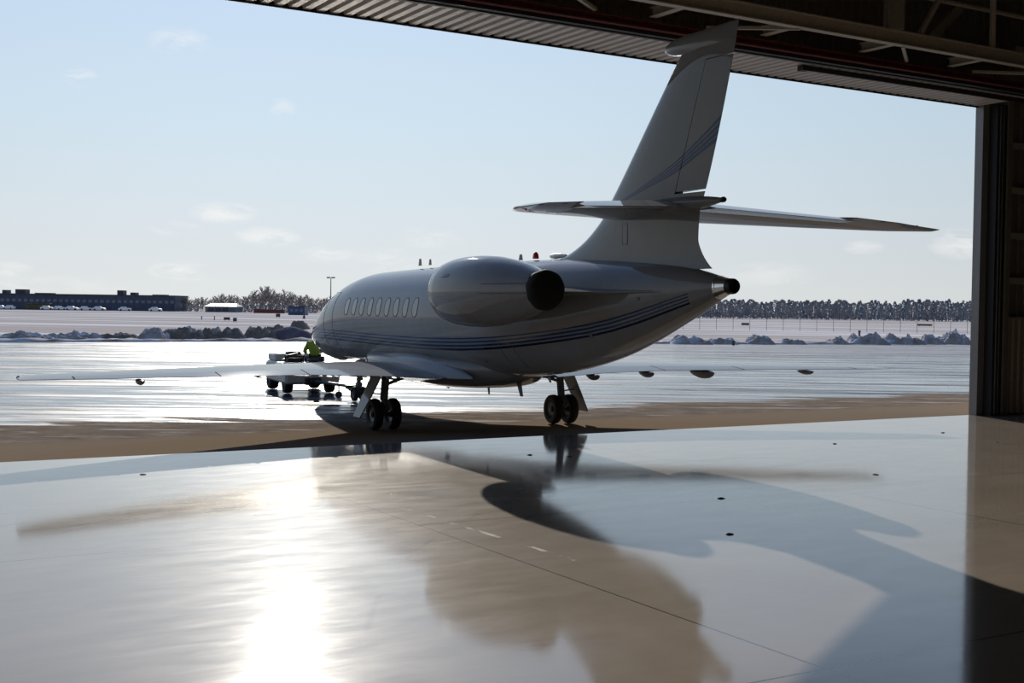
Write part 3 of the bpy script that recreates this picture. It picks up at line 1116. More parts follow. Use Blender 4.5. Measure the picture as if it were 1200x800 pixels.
# ---- windows
for side in (1, -1):
    for i in range(9):
        xc = 5.2 - i * .575
        V_, F_ = [], []
        c, n = fus_at(xc, 2.62, side)
        ring_pts = []
        K = 24
        for rr_, lf_ in ((1.12, -.002), (1.10, .006), (1.0, .008)):
            for k in range(K):
                q = 2 * PI * k / K
                cx = .15 * rr_ * math.copysign(abs(math.cos(q)) ** .8, math.cos(q))
                cz = .205 * rr_ * math.copysign(abs(math.sin(q)) ** .8, math.sin(q))
                p, nn = fus_at(xc + cx, 2.62 + cz, side)
                V_.append(p + nn * lf_)
        p, nn = fus_at(xc, 2.62, side)
        bb = MB()
        fr = []
        for r0 in range(2):
            for k in range(K):
                fr.append((r0 * K + k, r0 * K + (k + 1) % K, (r0 + 1) * K + (k + 1) % K, (r0 + 1) * K + k))
        bb.add(V_, fr)
        wf = bb.build('window_frame', M_seam, jet, smooth=True)
        bb = MB()
        V2 = []
        for rr_ in (1.0, .66, .33):
            for k in range(K):
                q = 2 * PI * k / K
                cx = .15 * rr_ * math.copysign(abs(math.cos(q)) ** .8, math.cos(q))
                cz = .205 * rr_ * math.copysign(abs(math.sin(q)) ** .8, math.sin(q))
                p, nn = fus_at(xc + cx, 2.62 + cz, side)
                V2.append(p + nn * .004)
        p, nn = fus_at(xc, 2.62, side)
        V2.append(p + nn * .004)
        fr = []
        for r0 in range(2):
            for k in range(K):
                fr.append((r0 * K + k, r0 * K + (k + 1) % K, (r0 + 1) * K + (k + 1) % K, (r0 + 1) * K + k))
        fr += [(2 * K + k, 2 * K + (k + 1) % K, 3 * K) for k in range(K)]
        bb.add(V2, fr)
        bb.build('window_pane', M_glass, wf, smooth=True)
# cockpit glass, both sides
for side in (1, -1):
    for (xa, xb, za, zb) in ((8.55, 8.05, 2.42, 2.78), (7.98, 7.5, 2.52, 2.92)):
        bb = MB()
        V_, F_ = [], []
        for i in range(7):
            for j in range(7):
                x = xa + (xb - xa) * i / 6
                z0_, z1_ = za + .0, zb - (.14 * (1 - i / 6) if xa > 8.3 else 0)
                p, nn = fus_at(x, z0_ + (z1_ - z0_) * j / 6, side)
                V_.append(p + nn * .006)
        for i in range(6):
            for j in range(6):
                k = i * 7 + j
                F_.append((k, k + 1, k + 8, k + 7))
        bb.add(V_, F_)
        bb.build('cockpit_window', M_glass, jet, smooth=True)
# cabin door outline and service hatch seams on the port side
for (xa, xb, za, zb) in ((7.2, 6.35, 1.35, 3.0), (-3.55, -3.1, 1.45, 1.95)):
    pts = []
    for i in range(13):
        pts.append((xa + (xb - xa) * i / 12, za))
    for i in range(1, 13):
        pts.append((xb, za + (zb - za) * i / 12))
    for i in range(1, 13):
        pts.append((xb + (xa - xb) * i / 12, zb))
    for i in range(1, 13):
        pts.append((xa, zb + (za - zb) * i / 12))
    bb = MB()
    bb.tube([(lambda pn: pn[0] + pn[1] * .001)(fus_at(x, z, 1)) for x, z in pts], .006, 5, False)
    bb.build('door_seam', M_seam, jet, smooth=True)
for (x, z, r) in ((-6.0, 2.17, .045), (-7.35, 2.82, .035), (-2.2, 1.55, .03)):
    bb = MB()
    p, n = fus_at(x, z, 1)
    q_ = n.to_track_quat('Z', 'Y').to_matrix()
    bb.loft([[p + n * h_ + q_ @ Vector((r * k_ * math.cos(a), r * k_ * math.sin(a), 0)) for a in (2 * PI * k / 12 for k in range(12))] for h_, k_ in ((-.003, 1), (.006, 1), (.007, .5))])
    bb.build('drain_port', M_seam, jet, smooth=True, auto=30)

# beacon, aerials, probes
bb = MB()
bb.disc_loft([(0, .06), (.03, .065), (.09, .055), (.13, .03), (.14, .005)], 16, 'z', (-2.75, .0, 3.63))
bb.build('beacon', M_redl, jet, smooth=True, auto=60)
bb = MB()
bb.disc_loft([(0, .06), (-.03, .065), (-.08, .05), (-.11, .005)], 16, 'z', (1.5, 0, .86))
bb.build('beacon', M_redl, jet, smooth=True, auto=60)


def blade(x, y, z, dx, h_, c0, c1, nm='aerial', th=.012, m=M_white):
    bb = MB()
    bb.loft([[Vector((a, y + t_, z + hz_)) for a, t_ in section(x - dx * q, x - dx * q - (c0 + (c1 - c0) * q), th, 0, 1, 8)] for q, hz_ in ((0, 0), (.5, h_ / 2), (1, h_))])
    return bb.build(nm, m, jet, smooth=True, auto=60)


blade(3.4, 0, 3.64, .06, .17, .20, .10)
blade(2.75, 0, 3.64, .05, .14, .16, .08)
blade(-2.0, 0, 3.62, .05, .12, .18, .09)
blade(-1.9, .0, 1.22, .26, -.40, .26, .12, m=M_strut)
blade(-3.3, .0, 1.30, .12, -.12, .14, .06, m=M_strut)
blade(-.6, .0, .92, .06, -.16, .10, .05, m=M_strut)
bb = MB()
bb.disc_loft([(-3.35, .01), (-3.42, .045), (-3.6, .06), (-3.85, .045), (-4.0, .02)], 12, 'x', (0, 0, 3.66))
bb.build('satcom_dome', M_whiteg, jet, smooth=True, auto=60)


# ---- landing gear
def wheel(parent, x, y, r, wd_, rim=.52):
    bb = MB()
    pr = [(-wd_ * .30, r * rim), (-wd_ * .42, r * (rim + .06)), (-wd_ * .5, r * .78), (-wd_ * .46, r * .90), (-wd_ * .34, r * .97), (-wd_ * .14, r), (wd_ * .14, r), (wd_ * .34, r * .97), (wd_ * .46, r * .90), (wd_ * .5, r * .78), (wd_ * .42, r * (rim + .06)), (wd_ * .30, r * rim)]
    bb.disc_loft(pr, 40, 'y', (x, y, r), cap=False)
    bb.mi = 1
    for s_ in (-1, 1):
        bb.disc_loft([(s_ * wd_ * .30, r * rim), (s_ * wd_ * .34, r * rim * .96), (s_ * wd_ * .22, r * rim * .8), (s_ * wd_ * .20, r * .22), (s_ * wd_ * .38, r * .20), (s_ * wd_ * .40, .01)], 24, 'y', (x, y, r), cap=False)
    return bb.build('wheel', [M_tyre, M_hub], parent, smooth=True, auto=40)


for side in (1, -1):
    y = 2.17 * side
    bb = MB()
    bb.tube([(0.02, y - .05 * side, 1.22), (0, y, .62)], .085, 20)
    bb.tube([(0, y, .66), (0, y, .30)], .055, 16)
    bb.tube([(0, y - .30, .33), (0, y + .30, .33)], .045, 12)
    # torque links behind the leg, side stay
    bb.bar((-.07, y, .66), (-.22, y, .50), .10, .03)
    bb.bar((-.22, y, .50), (-.06, y, .36), .10, .03)
    bb.tube([(0, y, .95), (.05, y - .75 * side, 1.2)], .035, 10)
    bb.tube([(.12, y, 1.18), (.06, y, .72)], .02, 8)
    leg = bb.build('main_gear_leg', M_strut, jet, smooth=True, auto=40)
    wheel(leg, 0, y + .205, .335, .20)
    wheel(leg, 0, y - .205, .335, .20)
    # slanting outboard door
    bb = MB()
    t0, t1 = Vector((0, y + side * .14, 1.20)), Vector((0, y + side * .60, .28))
    dn_ = (t1 - t0).normalized()
    nn = Vector((0, 1, 0)) * side
    nn = (nn - dn_ * nn.dot(dn_)).normalized()
    rr = []
    for q, a, b2 in ((0, .30, -.26), (.5, .27, -.24), (.93, .24, -.20), (1, .22, -.18)):
        c = t0 + (t1 - t0) * q
        rr.append([c + Vector((a, 0, 0)) + nn * .015, c + Vector((b2, 0, 0)) + nn * .015, c + Vector((b2, 0, 0)) - nn * .015, c + Vector((a, 0, 0)) - nn * .015])
    bb.loft(rr)
    bb.bar(t0 + (t1 - t0) * .45, Vector((0, y, .75)), .03, .03)
    bb.build('gear_door', M_white, leg, smooth=True, auto=30)

# nose gear
nx = 7.633
bb = MB()
bb.tube([(nx - .1, 0, 1.25), (nx, 0, .50)], .06, 16)
bb.tube([(nx, 0, .52), (nx, 0, .20)], .04, 12)
bb.tube([(nx, -.17, .205), (nx, .17, .205)], .03, 12)
bb.tube([(nx - .05, 0, .85), (nx - .9, 0, 1.15)], .03, 8)
bb.box((nx - .02, 0, .46), (.16, .16, .12), bev=.02)
bb.box((nx - .09, 0, .62), (.07, .18, .08), bev=.015)
ng = bb.build('nose_gear_leg', M_strut, jet, smooth=True, auto=40)
wheel(ng, nx, .115, .205, .13)
wheel(ng, nx, -.115, .205, .13)
bb = MB()
bb.loft([[(nx - .25, -.20, 1.16), (nx - .25, -.22, 1.16), (nx - .95, -.22, 1.16), (nx - .95, -.20, 1.16)], [(nx - .25, -.24, .72), (nx - .25, -.26, .72), (nx - .88, -.26, .86), (nx - .88, -.24, .86)]])
bb.build('gear_door', M_strut, ng)
bb = MB()
bb.loft([[(nx - .25, .20, 1.16), (nx - .25, .22, 1.16), (nx - .95, .22, 1.16), (nx - .95, .20, 1.16)], [(nx - .25, .24, .72), (nx - .25, .26, .72), (nx - .88, .26, .86), (nx - .88, .24, .86)]])
bb.build('gear_door', M_strut, ng)

# ================================================================== TUG, TOWBAR, DRIVER
TUG = Vector((-6.52, 38.0, 0))
TR = PI / 2 + .40
tug = thing('aircraft_tug', 'low pale grey tow tractor with fat black tyres ahead of the nose wheel', 'tug', TUG, TR)
M_tug = mat('tug_body_paint', (.46, .45, .42), .5, 0, .1, var=.1)
M_tugd = mat('tug_dark_trim', (.03, .03, .032), .6)
bb = MB()
bb.box((-.15, 0, .60), (2.9, 1.62, .60), bev=.05)
bb.box((-1.45, 0, .58), (.25, 1.66, .42), bev=.03)
bb.box((.1, 0, .34), (2.2, 1.1, .18), bev=.03)
bb.build('body', M_tug, tug, smooth=True, auto=30)
bb = MB()
bb.box((.95, 0, 1.0), (1.1, 1.4, .26), bev=.05)
bb.box((-1.2, .0, .91), (.6, 1.5, .05), bev=.015)
bb.build('engine_cover', M_tug, tug, smooth=True, auto=30)
bb = MB()
for (x, yy) in ((-1.582, .48), (-1.582, -.50)):
    bb.box((x, yy, .66), (.02, .20, .07), bev=.008)
bb.box((-1.582, -.12, .62), (.02, .16, .34), bev=.008)
bb.box((-1.582, .22, .70), (.02, .14, .10), bev=.008)
for k in range(4):
    bb.box((-1.582, -.62 + .09 * k, .76), (.02, .05, .03))
bb.build('rear_panel', M_tugd, tug)
bb = MB()
bb.box((-1.55, 0, .38), (.28, .5, .22), bev=.04)
bb.tube([(-1.6, 0, .42), (-1.86, 0, .42)], .035, 10)
bb.box((-1.72, 0, .42), (.12, .2, .16), bev=.02)
bb.build('tow_hitch', M_tugd, tug, smooth=True, auto=30)
bb = MB()
bb.box((-.35, -.38, .96), (.48, .5, .10), bev=.04)
bb.box((-.60, -.38, 1.03), (.08, .44, .10), bev=.03)
bb.box((-.35, .38, .96), (.48, .5, .10), bev=.04)
bb.box((-.62, .38, 1.09), (.10, .5, .28), bev=.04)
bb.build('seat', M_tugd, tug, smooth=True, auto=30)
bb = MB()
bb.tube([(.42, -.38, .88), (.18, -.38, 1.16)], .022, 8)
ring = [Vector((.16, -.38, 1.18)) + Matrix.Rotation(-.7, 3, 'Y') @ Vector((.17 * math.cos(a), .17 * math.sin(a), 0)) for a in (2 * PI * k / 20 for k in range(21))]
bb.tube(ring, .014, 6)
bb.build('steering_wheel', M_tugd, tug, smooth=True, auto=40)
bb = MB()
for x0_, y0_ in ((-1.2, .66), (-.85, .66), (-1.2, .2), (-.85, .2)):
    bb.tube([(x0_, y0_, .92), (x0_, y0_, 1.13)], .02, 8)
bb.tube([(-1.25, .68, 1.12), (-.8, .68, 1.15), (-.8, .18, 1.15), (-1.25, .18, 1.12), (-1.25, .68, 1.12)], .03, 8)
bb.box((-1.0, .42, 1.00), (.36, .46, .12), bev=.02)
bb.bar((-1.25, .66, 1.14), (-.9, .3, 1.19), .05, .04)
bb.build('equipment_rack', M_tugd, tug, smooth=True, auto=40)
bb = MB()
bb.box((-1.1, -.12, .98), (.34, .30, .10), bev=.03)
bb.build('tool_box', M_tugd, tug, smooth=True, auto=30)
for x, yy, r, wd_ in ((-1.05, .64, .30, .26), (-1.05, -.64, .30, .26), (.95, .66, .34, .30), (.95, -.66, .34, .30)):
    wheel(tug, x, yy, r, wd_, .5)

ngw = P0 + Matrix.Rotation(PI / 2 + HEAD, 3, 'Z') @ Vector((nx, 0, 0))
hit = TUG + Matrix.Rotation(TR, 3, 'Z') @ Vector((-1.9, -.02, .40))
tb = thing('towbar', 'dark towbar joining the grey tug to the nose wheels', 'towbar', (ngw.x, ngw.y, 0))
a_ = Vector((0, 0, .30)) + (hit - ngw).normalized() * .30
a_.z = .38
e_ = hit - Vector((ngw.x, ngw.y, 0))
M_tow = mat('towbar_paint', (.035, .06, .07), .5)
bb = MB()
bb.tube([a_, e_], .045, 12)
bb.build('bar', M_tow, tb, smooth=True, auto=40)
d_ = (e_ - a_).normalized()
s_ = d_.cross(Vector((0, 0, 1)))
bb = MB()
bb.bar(a_ + s_ * .24, a_ - s_ * .24, .09, .10)
bb.bar(a_ + s_ * .23, a_ + s_ * .23 - d_ * .26 + Vector((0, 0, -.07)), .05, .05)
bb.bar(a_ - s_ * .23, a_ - s_ * .23 - d_ * .26 + Vector((0, 0, -.07)), .05, .05)
bb.build('fork', M_tow, tb)
mid = a_ + (e_ - a_) * .38
bb = MB()
bb.tube([mid, (mid.x, mid.y, .10)], .022, 8)
bb.disc_loft([(-.05, .01), (-.05, .10), (.05, .10), (.05, .01)], 18, 'y', (mid.x, mid.y, .10), cap=False)
bb.build('jockey_wheel', M_tow, tb, smooth=True, auto=40)


# ---- driver
def skin_body(name, joints, edges, m, parent=None, sub=1):
    me = bpy.data.meshes.new(name)
    keys = list(joints)
    me.from_pydata([joints[k][0] for k in keys], [(keys.index(a), keys.index(c)) for a, c in edges], [])
    o = bpy.data.objects.new(name, me)
    C.objects.link(o)
    if parent:
        o.parent = parent
    md = o.modifiers.new('skin', 'SKIN')
    md.use_smooth_shade = True
    for i, k in enumerate(keys):
        r = joints[k][1]
        me.skin_vertices[0].data[i].radius = r if isinstance(r, tuple) else (r, r)
    me.skin_vertices[0].data[0].use_root = True
    sb = o.modifiers.new('sub', 'SUBSURF')
    sb.levels = sub
    sb.render_levels = sub + 1
    me.materials.append(m)
    return o


M_skin = mat('skin', (.42, .24, .17), .55)
M_vest = mat('hi_vis_yellow', (.22, .34, .03), .7, var=.15)
M_trou = mat('dark_work_trousers', (.02, .022, .03), .8)
M_hair = mat('dark_red_cap', (.10, .025, .02), .8)
per = thing('person', 'seated driver in a hi-vis jacket and dark cap on the tug', 'person', TUG + Matrix.Rotation(TR, 3, 'Z') @ Vector((-.26, -.36, .93)), TR)
J = {'pelvis': ((0, 0, .10), (.11, .09)), 'waist': ((-.02, 0, .26), (.10, .08)), 'chest': ((.0, 0, .42), (.10, .08)), 'neckbase': ((.03, 0, .57), (.06, .055)),
     'neck': ((.05, 0, .64), .055), 'head': ((.07, 0, .72), (.078, .085)), 'crown': ((.065, 0, .80), (.07, .08)),
     'shL': ((.0, .19, .50), .045), 'elL': ((.10, .27, .28), .040), 'wrL': ((.34, .16, .25), .03),
     'shR': ((.0, -.19, .50), .045), 'elR': ((.10, -.27, .28), .040), 'wrR': ((.34, -.16, .25), .03),
     'hipL': ((.04, .10, .08), .09), 'knL': ((.46, .13, .08), .062), 'anL': ((.52, .13, -.06), .045),
     'hipR': ((.04, -.10, .08), .09), 'knR': ((.46, -.13, .08), .062), 'anR': ((.52, -.13, -.06), .045)}
skin_body('body', J, [('pelvis', 'waist'), ('waist', 'chest'), ('chest', 'neckbase'), ('neckbase', 'neck'), ('neck', 'head'), ('head', 'crown'), ('chest', 'shL'), ('shL', 'elL'), ('elL', 'wrL'), ('chest', 'shR'), ('shR', 'elR'), ('elR', 'wrR'), ('pelvis', 'hipL'), ('hipL', 'knL'), ('knL', 'anL'), ('pelvis', 'hipR'), ('hipR', 'knR'), ('knR', 'anR')], M_skin, per)
for sgn in (1, -1):      # hands on the wheel: palm, four fingers, thumb
    wv = Vector((.34, .16 * sgn, .25))
    JH = {'wrist': (wv, .028), 'palm': (wv + Vector((.05, -.015 * sgn, .0)), (.035, .018)), 'palm2': (wv + Vector((.085, -.02 * sgn, .0)), (.036, .016))}
    E_ = [('wrist', 'palm'), ('palm', 'palm2')]
    for i, (dy, L) in enumerate(((-.030, .030), (-.010, .036), (.010, .033), (.028, .026))):
        b0 = wv + Vector((.10, -.02 * sgn + dy, -.002))
        JH['k%d' % i] = (b0, .0095)
        JH['m%d' % i] = (b0 + Vector((L, 0, -.016)), .0088)
        JH['t%d' % i] = (b0 + Vector((L * .9, 0, -.042)), .0078)
        E_ += [('palm2', 'k%d' % i), ('k%d' % i, 'm%d' % i), ('m%d' % i, 't%d' % i)]
    JH['th1'] = (wv + Vector((.045, -.052 * sgn, -.006)), .011)
    JH['th2'] = (wv + Vector((.085, -.066 * sgn, -.022)), .0095)
    E_ += [('palm', 'th1'), ('th1', 'th2')]
    skin_body('hand', JH, E_, M_skin, per)
JJ = {'p': ((0, 0, .12), (.175, .145)), 'w': ((-.02, 0, .26), (.165, .135)), 'c': ((.0, 0, .44), (.20, .16)), 'n': ((.03, 0, .59), (.12, .11)),
      'sL': ((.0, .20, .53), .085), 'eL': ((.10, .28, .28), .066), 'wL': ((.31, .175, .255), .048), 'sR': ((.0, -.20, .53), .085), 'eR': ((.10, -.28, .28), .066), 'wR': ((.31, -.175, .255), .048)}
skin_body('jacket', JJ, [('p', 'w'), ('w', 'c'), ('c', 'n'), ('c', 'sL'), ('sL', 'eL'), ('eL', 'wL'), ('c', 'sR'), ('sR', 'eR'), ('eR', 'wR')], M_vest, per)
JT = {'p': ((0, 0, .09), (.16, .13)), 'hL': ((.04, .10, .085), .105), 'kL': ((.46, .13, .085), .078), 'aL': ((.515, .13, -.03), .06), 'hR': ((.04, -.10, .085), .105), 'kR': ((.46, -.13, .085), .078), 'aR': ((.515, -.13, -.03), .06)}
skin_body('trousers', JT, [('p', 'hL'), ('hL', 'kL'), ('kL', 'aL'), ('p', 'hR'), ('hR', 'kR'), ('kR', 'aR')], M_trou, per)
bb = MB()
rr = []
for z, r in ((.765, .088), (.80, .092), (.84, .086), (.875, .06), (.89, .01)):
    rr.append([(.065 + r * 1.12 * math.cos(a), r * math.sin(a), z) for a in (2 * PI * k / 20 for k in range(20))])
bb.loft(rr)
bb.loft([[(.14 + q, y_, .772 - q * .15) for y_ in (-.07 * (1 - q * 4), .07 * (1 - q * 4))] + [(.14 + q, y_, .780 - q * .15) for y_ in (.07 * (1 - q * 4), -.07 * (1 - q * 4))] for q in (0, .04, .08, .10)])
bb.build('cap', M_hair, per, smooth=True, auto=40)
bb = MB()
bb.disc_loft([(0, .012), (.02, .010), (.035, .004)], 8, 'x', (.145, 0, .70))
bb.build('nose', M_skin, per, smooth=True)
for sgn in (1, -1):
    bb = MB()
    bb.disc_loft([(-.006, .012), (0, .024), (.008, .018), (.01, .003)], 10, 'y', (.06, .083 * sgn, .715))
    bb.build('ear', M_skin, per, smooth=True)
    bb = MB()
    bb.disc_loft([(0, .010), (.004, .007), (.006, .001)], 8, 'x', (.143, .03 * sgn, .735))
    bb.build('eye', M_dark, per, smooth=True)
bb = MB()
bb.box((.146, 0, .667), (.006, .045, .008), bev=.002)
bb.build('mouth', M_hair, per)

# ================================================================== SNOW PILES
M_snow = snow_material('pile_snow', (.55, .56, .62), (.30, .26, .24), .40, (.35, .35, .35), .7)
M_dirty = snow_material('dirty_pile_snow', (.50, .48, .47), (.17, .145, .125), .47, (.4, .4, .6), .8)
M_darkpile = snow_material('shaded_heap', (.20, .19, .22), (.11, .10, .12), .4, (.4, .4, .4), .9)  # mound lies in shadow; that shade is put into the dark colour


def mound(px, w_px, row_top, row_base, m, label, seed, rough=.35, D=None, group='ploughed snow heaps along the apron edge', smooth_top=False):
    hz = 361 + .0137 * (px - 600)
    Dq = EYE * F_PX / (row_base - hz) if D is None else D
    c = Vector(((px - 600) / F_PX * Dq, Dq, 0))
    hw = w_px / F_PX * Dq / 2
    h = (row_base - row_top) * Dq / F_PX * 1.0
    dp = max(1.6, hw * .4)
    rnd = random.Random(seed)
    off = Vector((rnd.uniform(0, 90), rnd.uniform(0, 90), seed))
    n = 40
    V, Fc = [], []
    for j in range(n + 1):
        for i in range(n + 1):
            u, v = i / n * 2 - 1, j / n * 2 - 1
            e = max(0, 1 - abs(u) ** (4.0 if not smooth_top else 1.9)) * max(0, 1 - v * v) ** .8
            nz = noise.fractal(Vector((u * hw * 1.1, v * dp * 1.1, 0)) + off, .75, 2.2, 6)
            z = h * e ** .8 * (.75 + rough * nz * 1.9) - .06
            V.append((u * hw * 1.05, v * dp + dp, max(z, -.07)))
    for j in range(n):
        for i in range(n):
            k = j * (n + 1) + i
            Fc.append((k, k + 1, k + n + 2, k + n + 1))
    # close the underside
    k0 = len(V)
    V += [(-hw * 1.05, 0, -.08), (hw * 1.05, 0, -.08), (hw * 1.05, 2 * dp, -.08), (-hw * 1.05, 2 * dp, -.08)]
    Fc.append((k0 + 3, k0 + 2, k0 + 1, k0))
    o = finish('snow_pile', V, Fc, m, smooth=True)
    o.location = (c.x, c.y, .0)
    tag(o, label, 'snow pile', group)
    return o


for i, (px, w_, rt_, rb, m, lab) in enumerate([
        (18, 60, 389, 398.5, M_snow, 'low lumpy snow heap at the left edge of the photo'),
        (75, 70, 388, 398.5, M_snow, 'low greyish snow heap second from the left, below the dark building'),
        (130, 60, 389, 398.5, M_dirty, 'flat dirty snow heap just left of the blue-shaded lump'),
        (172, 34, 382, 398.5, M_snow, 'steep blue-shaded snow lump starting the tall left bank'),
        (207, 60, 382, 398, M_dirty, 'brown dirty snow heap right of the blue-shaded lump'),
        (252, 62, 384, 398, M_dirty, 'long dirty snow heap in the middle of the left bank'),
        (300, 44, 382, 397.5, M_dirty, 'dirty snow heap next to the large dark mound'),
        (812, 50, 393.5, 403.5, M_snow, 'low blue-white snow heap beside the tail of the jet'),
        (850, 34, 395, 403.5, M_snow, 'low snow heap behind the short dark post right of the tail'),
        (893, 34, 392.5, 403.5, M_snow, 'rounded snow heap standing alone right of the tail'),
        (932, 30, 396, 403.5, M_snow, 'small flat snow heap between two larger ones'),
        (988, 26, 395, 403.5, M_snow, 'small snow heap left of the wide right-hand bank'),
        (1022, 46, 390.5, 403.5, M_snow, 'tall left half of the wide right-hand snow bank'),
        (1062, 50, 391, 403.5, M_snow, 'right half of the wide right-hand snow bank'),
        (1098, 26, 392, 403.5, M_snow, 'snow heap in the dip left of the last bank'),
        (1124, 34, 386.5, 403.5, M_snow, 'tallest snow heap at the right, close to the door jamb')]):
    mound(px, w_, rt_, rb, m, lab, i + 3)
mound(336, 62, 377.5, 397.5, M_darkpile, 'large smooth dark mound just left of the jet nose', 40, .03, smooth_top=True)
mound(318, 30, 380, 393, M_dirty, 'small dirty lump behind the left shoulder of the dark mound', 41, .25)
mound(348, 20, 374.5, 385, M_dirty, 'light dirty lump peeking over the top of the dark mound', 42, .25)

# low continuous ploughed ledge along the apron edge
V, Fc = [], []
nseg = 900
for i in range(nseg + 1):
    x = -70 + 150 * i / nseg
    y0_ = edge_y(x)
    for k, (dy, hh) in enumerate(((-.15, -.03), (0, .10), (.5, .14), (1.6, .16), (3.2, .08), (4.0, -.08))):
        nz = noise.fractal(Vector((x * .8, dy * .8, 5)), .9, 2.1, 4)
        V.append((x, y0_ + dy + .12 * nz * (k < 2), hh * (1 + 1.1 * nz) if 0 < k < 5 else hh))
for i in range(nseg):
    for k in range(5):
        a = i * 6 + k
        Fc.append((a, a + 6, a + 7, a + 1))
o = finish('snow_ledge', V, Fc, M_snow, smooth=True)
o['kind'] = 'structure'

# ================================================================== FAR SIDE OF THE FIELD
M_bld = mat('shaded_blue_cladding', (.045, .06, .10), .6, var=.2, vscale=.6)  # dark blue includes the shade of a front facing away from the sun
M_bld2 = mat('dark_band', (.05, .045, .06), .6)
M_win = mat('building_glass', (.10, .14, .20), .2)
M_whitev = mat('white_vehicle_paint', (.75, .76, .78), .35, 0, .4)
M_olive = mat('olive_cladding', (.09, .075, .045), .8)
M_bluebox = mat('blue_cladding', (.035, .06, .13), .55, var=.1)
M_roofw = mat('snowy_roof', (.80, .83, .85), .6)
M_shed = mat('shed_wall', (.10, .12, .13), .6)

DB = 425.
p0 = far(-70, 0, DB).x
p1 = far(205, 0, DB).x
bld = thing('long_building', 'very long low dark blue building across the airfield at the left', 'building', ((p0 + p1) / 2, DB, 0))
cx = (p0 + p1) / 2
bb = MB()
bb.box((0, 8, 2.6), (p1 - p0, 16, 5.2))
bb.build('wall', M_bld, bld)
bb = MB()
bb.box((0, 7.9, 5.3), (p1 - p0 + .6, 16.6, .25))
bb.build('roof', M_bld2, bld)
for pxc, w_, hh in ((-1, 5, 1.2), (18, 12, 1.5), (45, 20, .35), (136, 7, 1.6), (151, 6, .9), (182, 16, .3)):
    bb = MB()
    bb.box((far(pxc, 0, DB).x - cx, 6, 5.4 + hh / 2), (w_ * DB / F_PX, 4, hh))
    bb.build('roof_plant', M_bld2, bld)
for k in range(40):
    bb = MB()
    bb.box((-(p1 - p0) / 2 + (k + .5) * (p1 - p0) / 40, -.02, 3.1), (1.25, .08, 1.0))
    bb.build('window', M_win, bld)
o = MB()
o.box((0, 0, 1.0), (8.0, 3, 1.9), bev=.2)
o.box((0, 0, 2.05), (8.3, 3.2, .2), bev=.05)
ob = o.build('storage_shed', M_olive)
ob.location = (far(45, 0, DB - 12).x, DB - 12, -.05)
tag(ob, 'olive brown storage shed in front of the long building', 'shed')


def car(px, D, rz, label, m=M_whitev, s=1.0):
    t = thing('car', label, 'car', (far(px, 0, D).x, D, -.05), rz, 'cars parked before the long building')
    bb = MB()
    rings = []
    for x, zb, zt, hw in ((-2.1, .35, .75, .75), (-2.0, .28, .95, .84), (-1.2, .25, 1.0, .88), (1.2, .25, .98, .88), (1.9, .28, .85, .84), (2.1, .35, .65, .7)):
        rings.append([(x, -hw, zb), (x, hw, zb), (x, hw * .97, zt), (x, -hw * .97, zt)])
    bb.loft(rings)
    bb.loft([[(-1.6, -.78, .95), (-1.6, .78, .95), (-1.25, .6, 1.42), (-1.25, -.6, 1.42)], [(.9, -.78, .95), (.9, .78, .95), (.35, .6, 1.42), (.35, -.6, 1.42)]])
    bb.build('body', m, t)
    for x in (-1.3, 1.3):
        for yy in (-.8, .8):
            w2 = MB()
            w2.disc_loft([(-.1, .02), (-.1, .33), (.1, .33), (.1, .02)], 14, 'y', (x, yy, .33), cap=False)
            w2.build('wheel', M_tyre, t)
    return t


cn_ = ['leftmost white car at the left photo edge', 'white car by the left end of the olive shed', 'white car just right of the olive shed', 'white car in the middle of the parked row',
       'white car right of the middle of the parked row', 'brightest white car of the parked row', 'last white car of the parked row, below the roof box', 'white car parked alone further right', 'white car parked near the low trees']
for i, px in enumerate((1, 12, 55, 69, 84, 100, 116, 146, 182)):
    car(px, DB - 16 - (i % 3), (.2, 1.4, .1, 1.2, 0, .4, .05, .3, .1)[i], cn_[i])

# small hangar with a pale roof, blue box building
px0, px1_ = 240, 276
Dh = 415.
hx = far(258, 0, Dh).x
hw_ = 36 * Dh / F_PX
sh = thing('small_hangar', 'small hangar with a pale snowy roof before the bare trees', 'building', (hx, Dh, -.05))
bb = MB()
bb.box((0, 5, .95), (hw_, 10, 1.9))
bb.build('wall', M_shed, sh)
bb = MB()
bb.loft([[(-hw_ / 2 - .3, -.3, 1.9), (-hw_ / 2 - .3, 10.3, 1.9), (-hw_ / 2 + .8, 5, 3.0)], [(hw_ / 2 + .3, -.3, 1.9), (hw_ / 2 + .3, 10.3, 1.9), (hw_ / 2 - .8, 5, 3.0)]])
bb.build('roof', M_roofw, sh)
for k in (-3.2, -.8, 1.6):
    bb = MB()
    bb.box((k, -.03, .85), (1.9, .06, 1.5))
    bb.build('door', M_bld2, sh)
De = 330.
bx = far(347, 0, De).x
bh = thing('blue_building', 'small boxy blue building standing just left of the jet nose', 'building', (bx, De, -.05))
bb = MB()
bb.box((0, 3, 1.15), (4.4, 6, 2.3))
bb.build('wall', M_bluebox, bh)
bb = MB()
bb.box((0, 3, 2.4), (4.7, 6.4, .25))
bb.build('roof', M_bld2, bh)
for k in (-1.3, 0, 1.3):
    bb = MB()
    bb.box((k, -.03, 1.3), (.8, .06, .8))
    bb.build('window', M_win, bh)
o = MB()
o.box((0, 0, .6), (10, 1.2, 1.3), bev=.1)
for k in range(9):
    o.box((-4.5 + k * 1.1, -.65, .6), (.12, .12, 1.2))
ob = o.build('container_row', mat('rust_red_paint', (.16, .05, .04), .7))
ob.location = (far(315, 0, 400).x, 400, 0)
tag(ob, 'long rust red barrier before the bare trees', 'barrier')

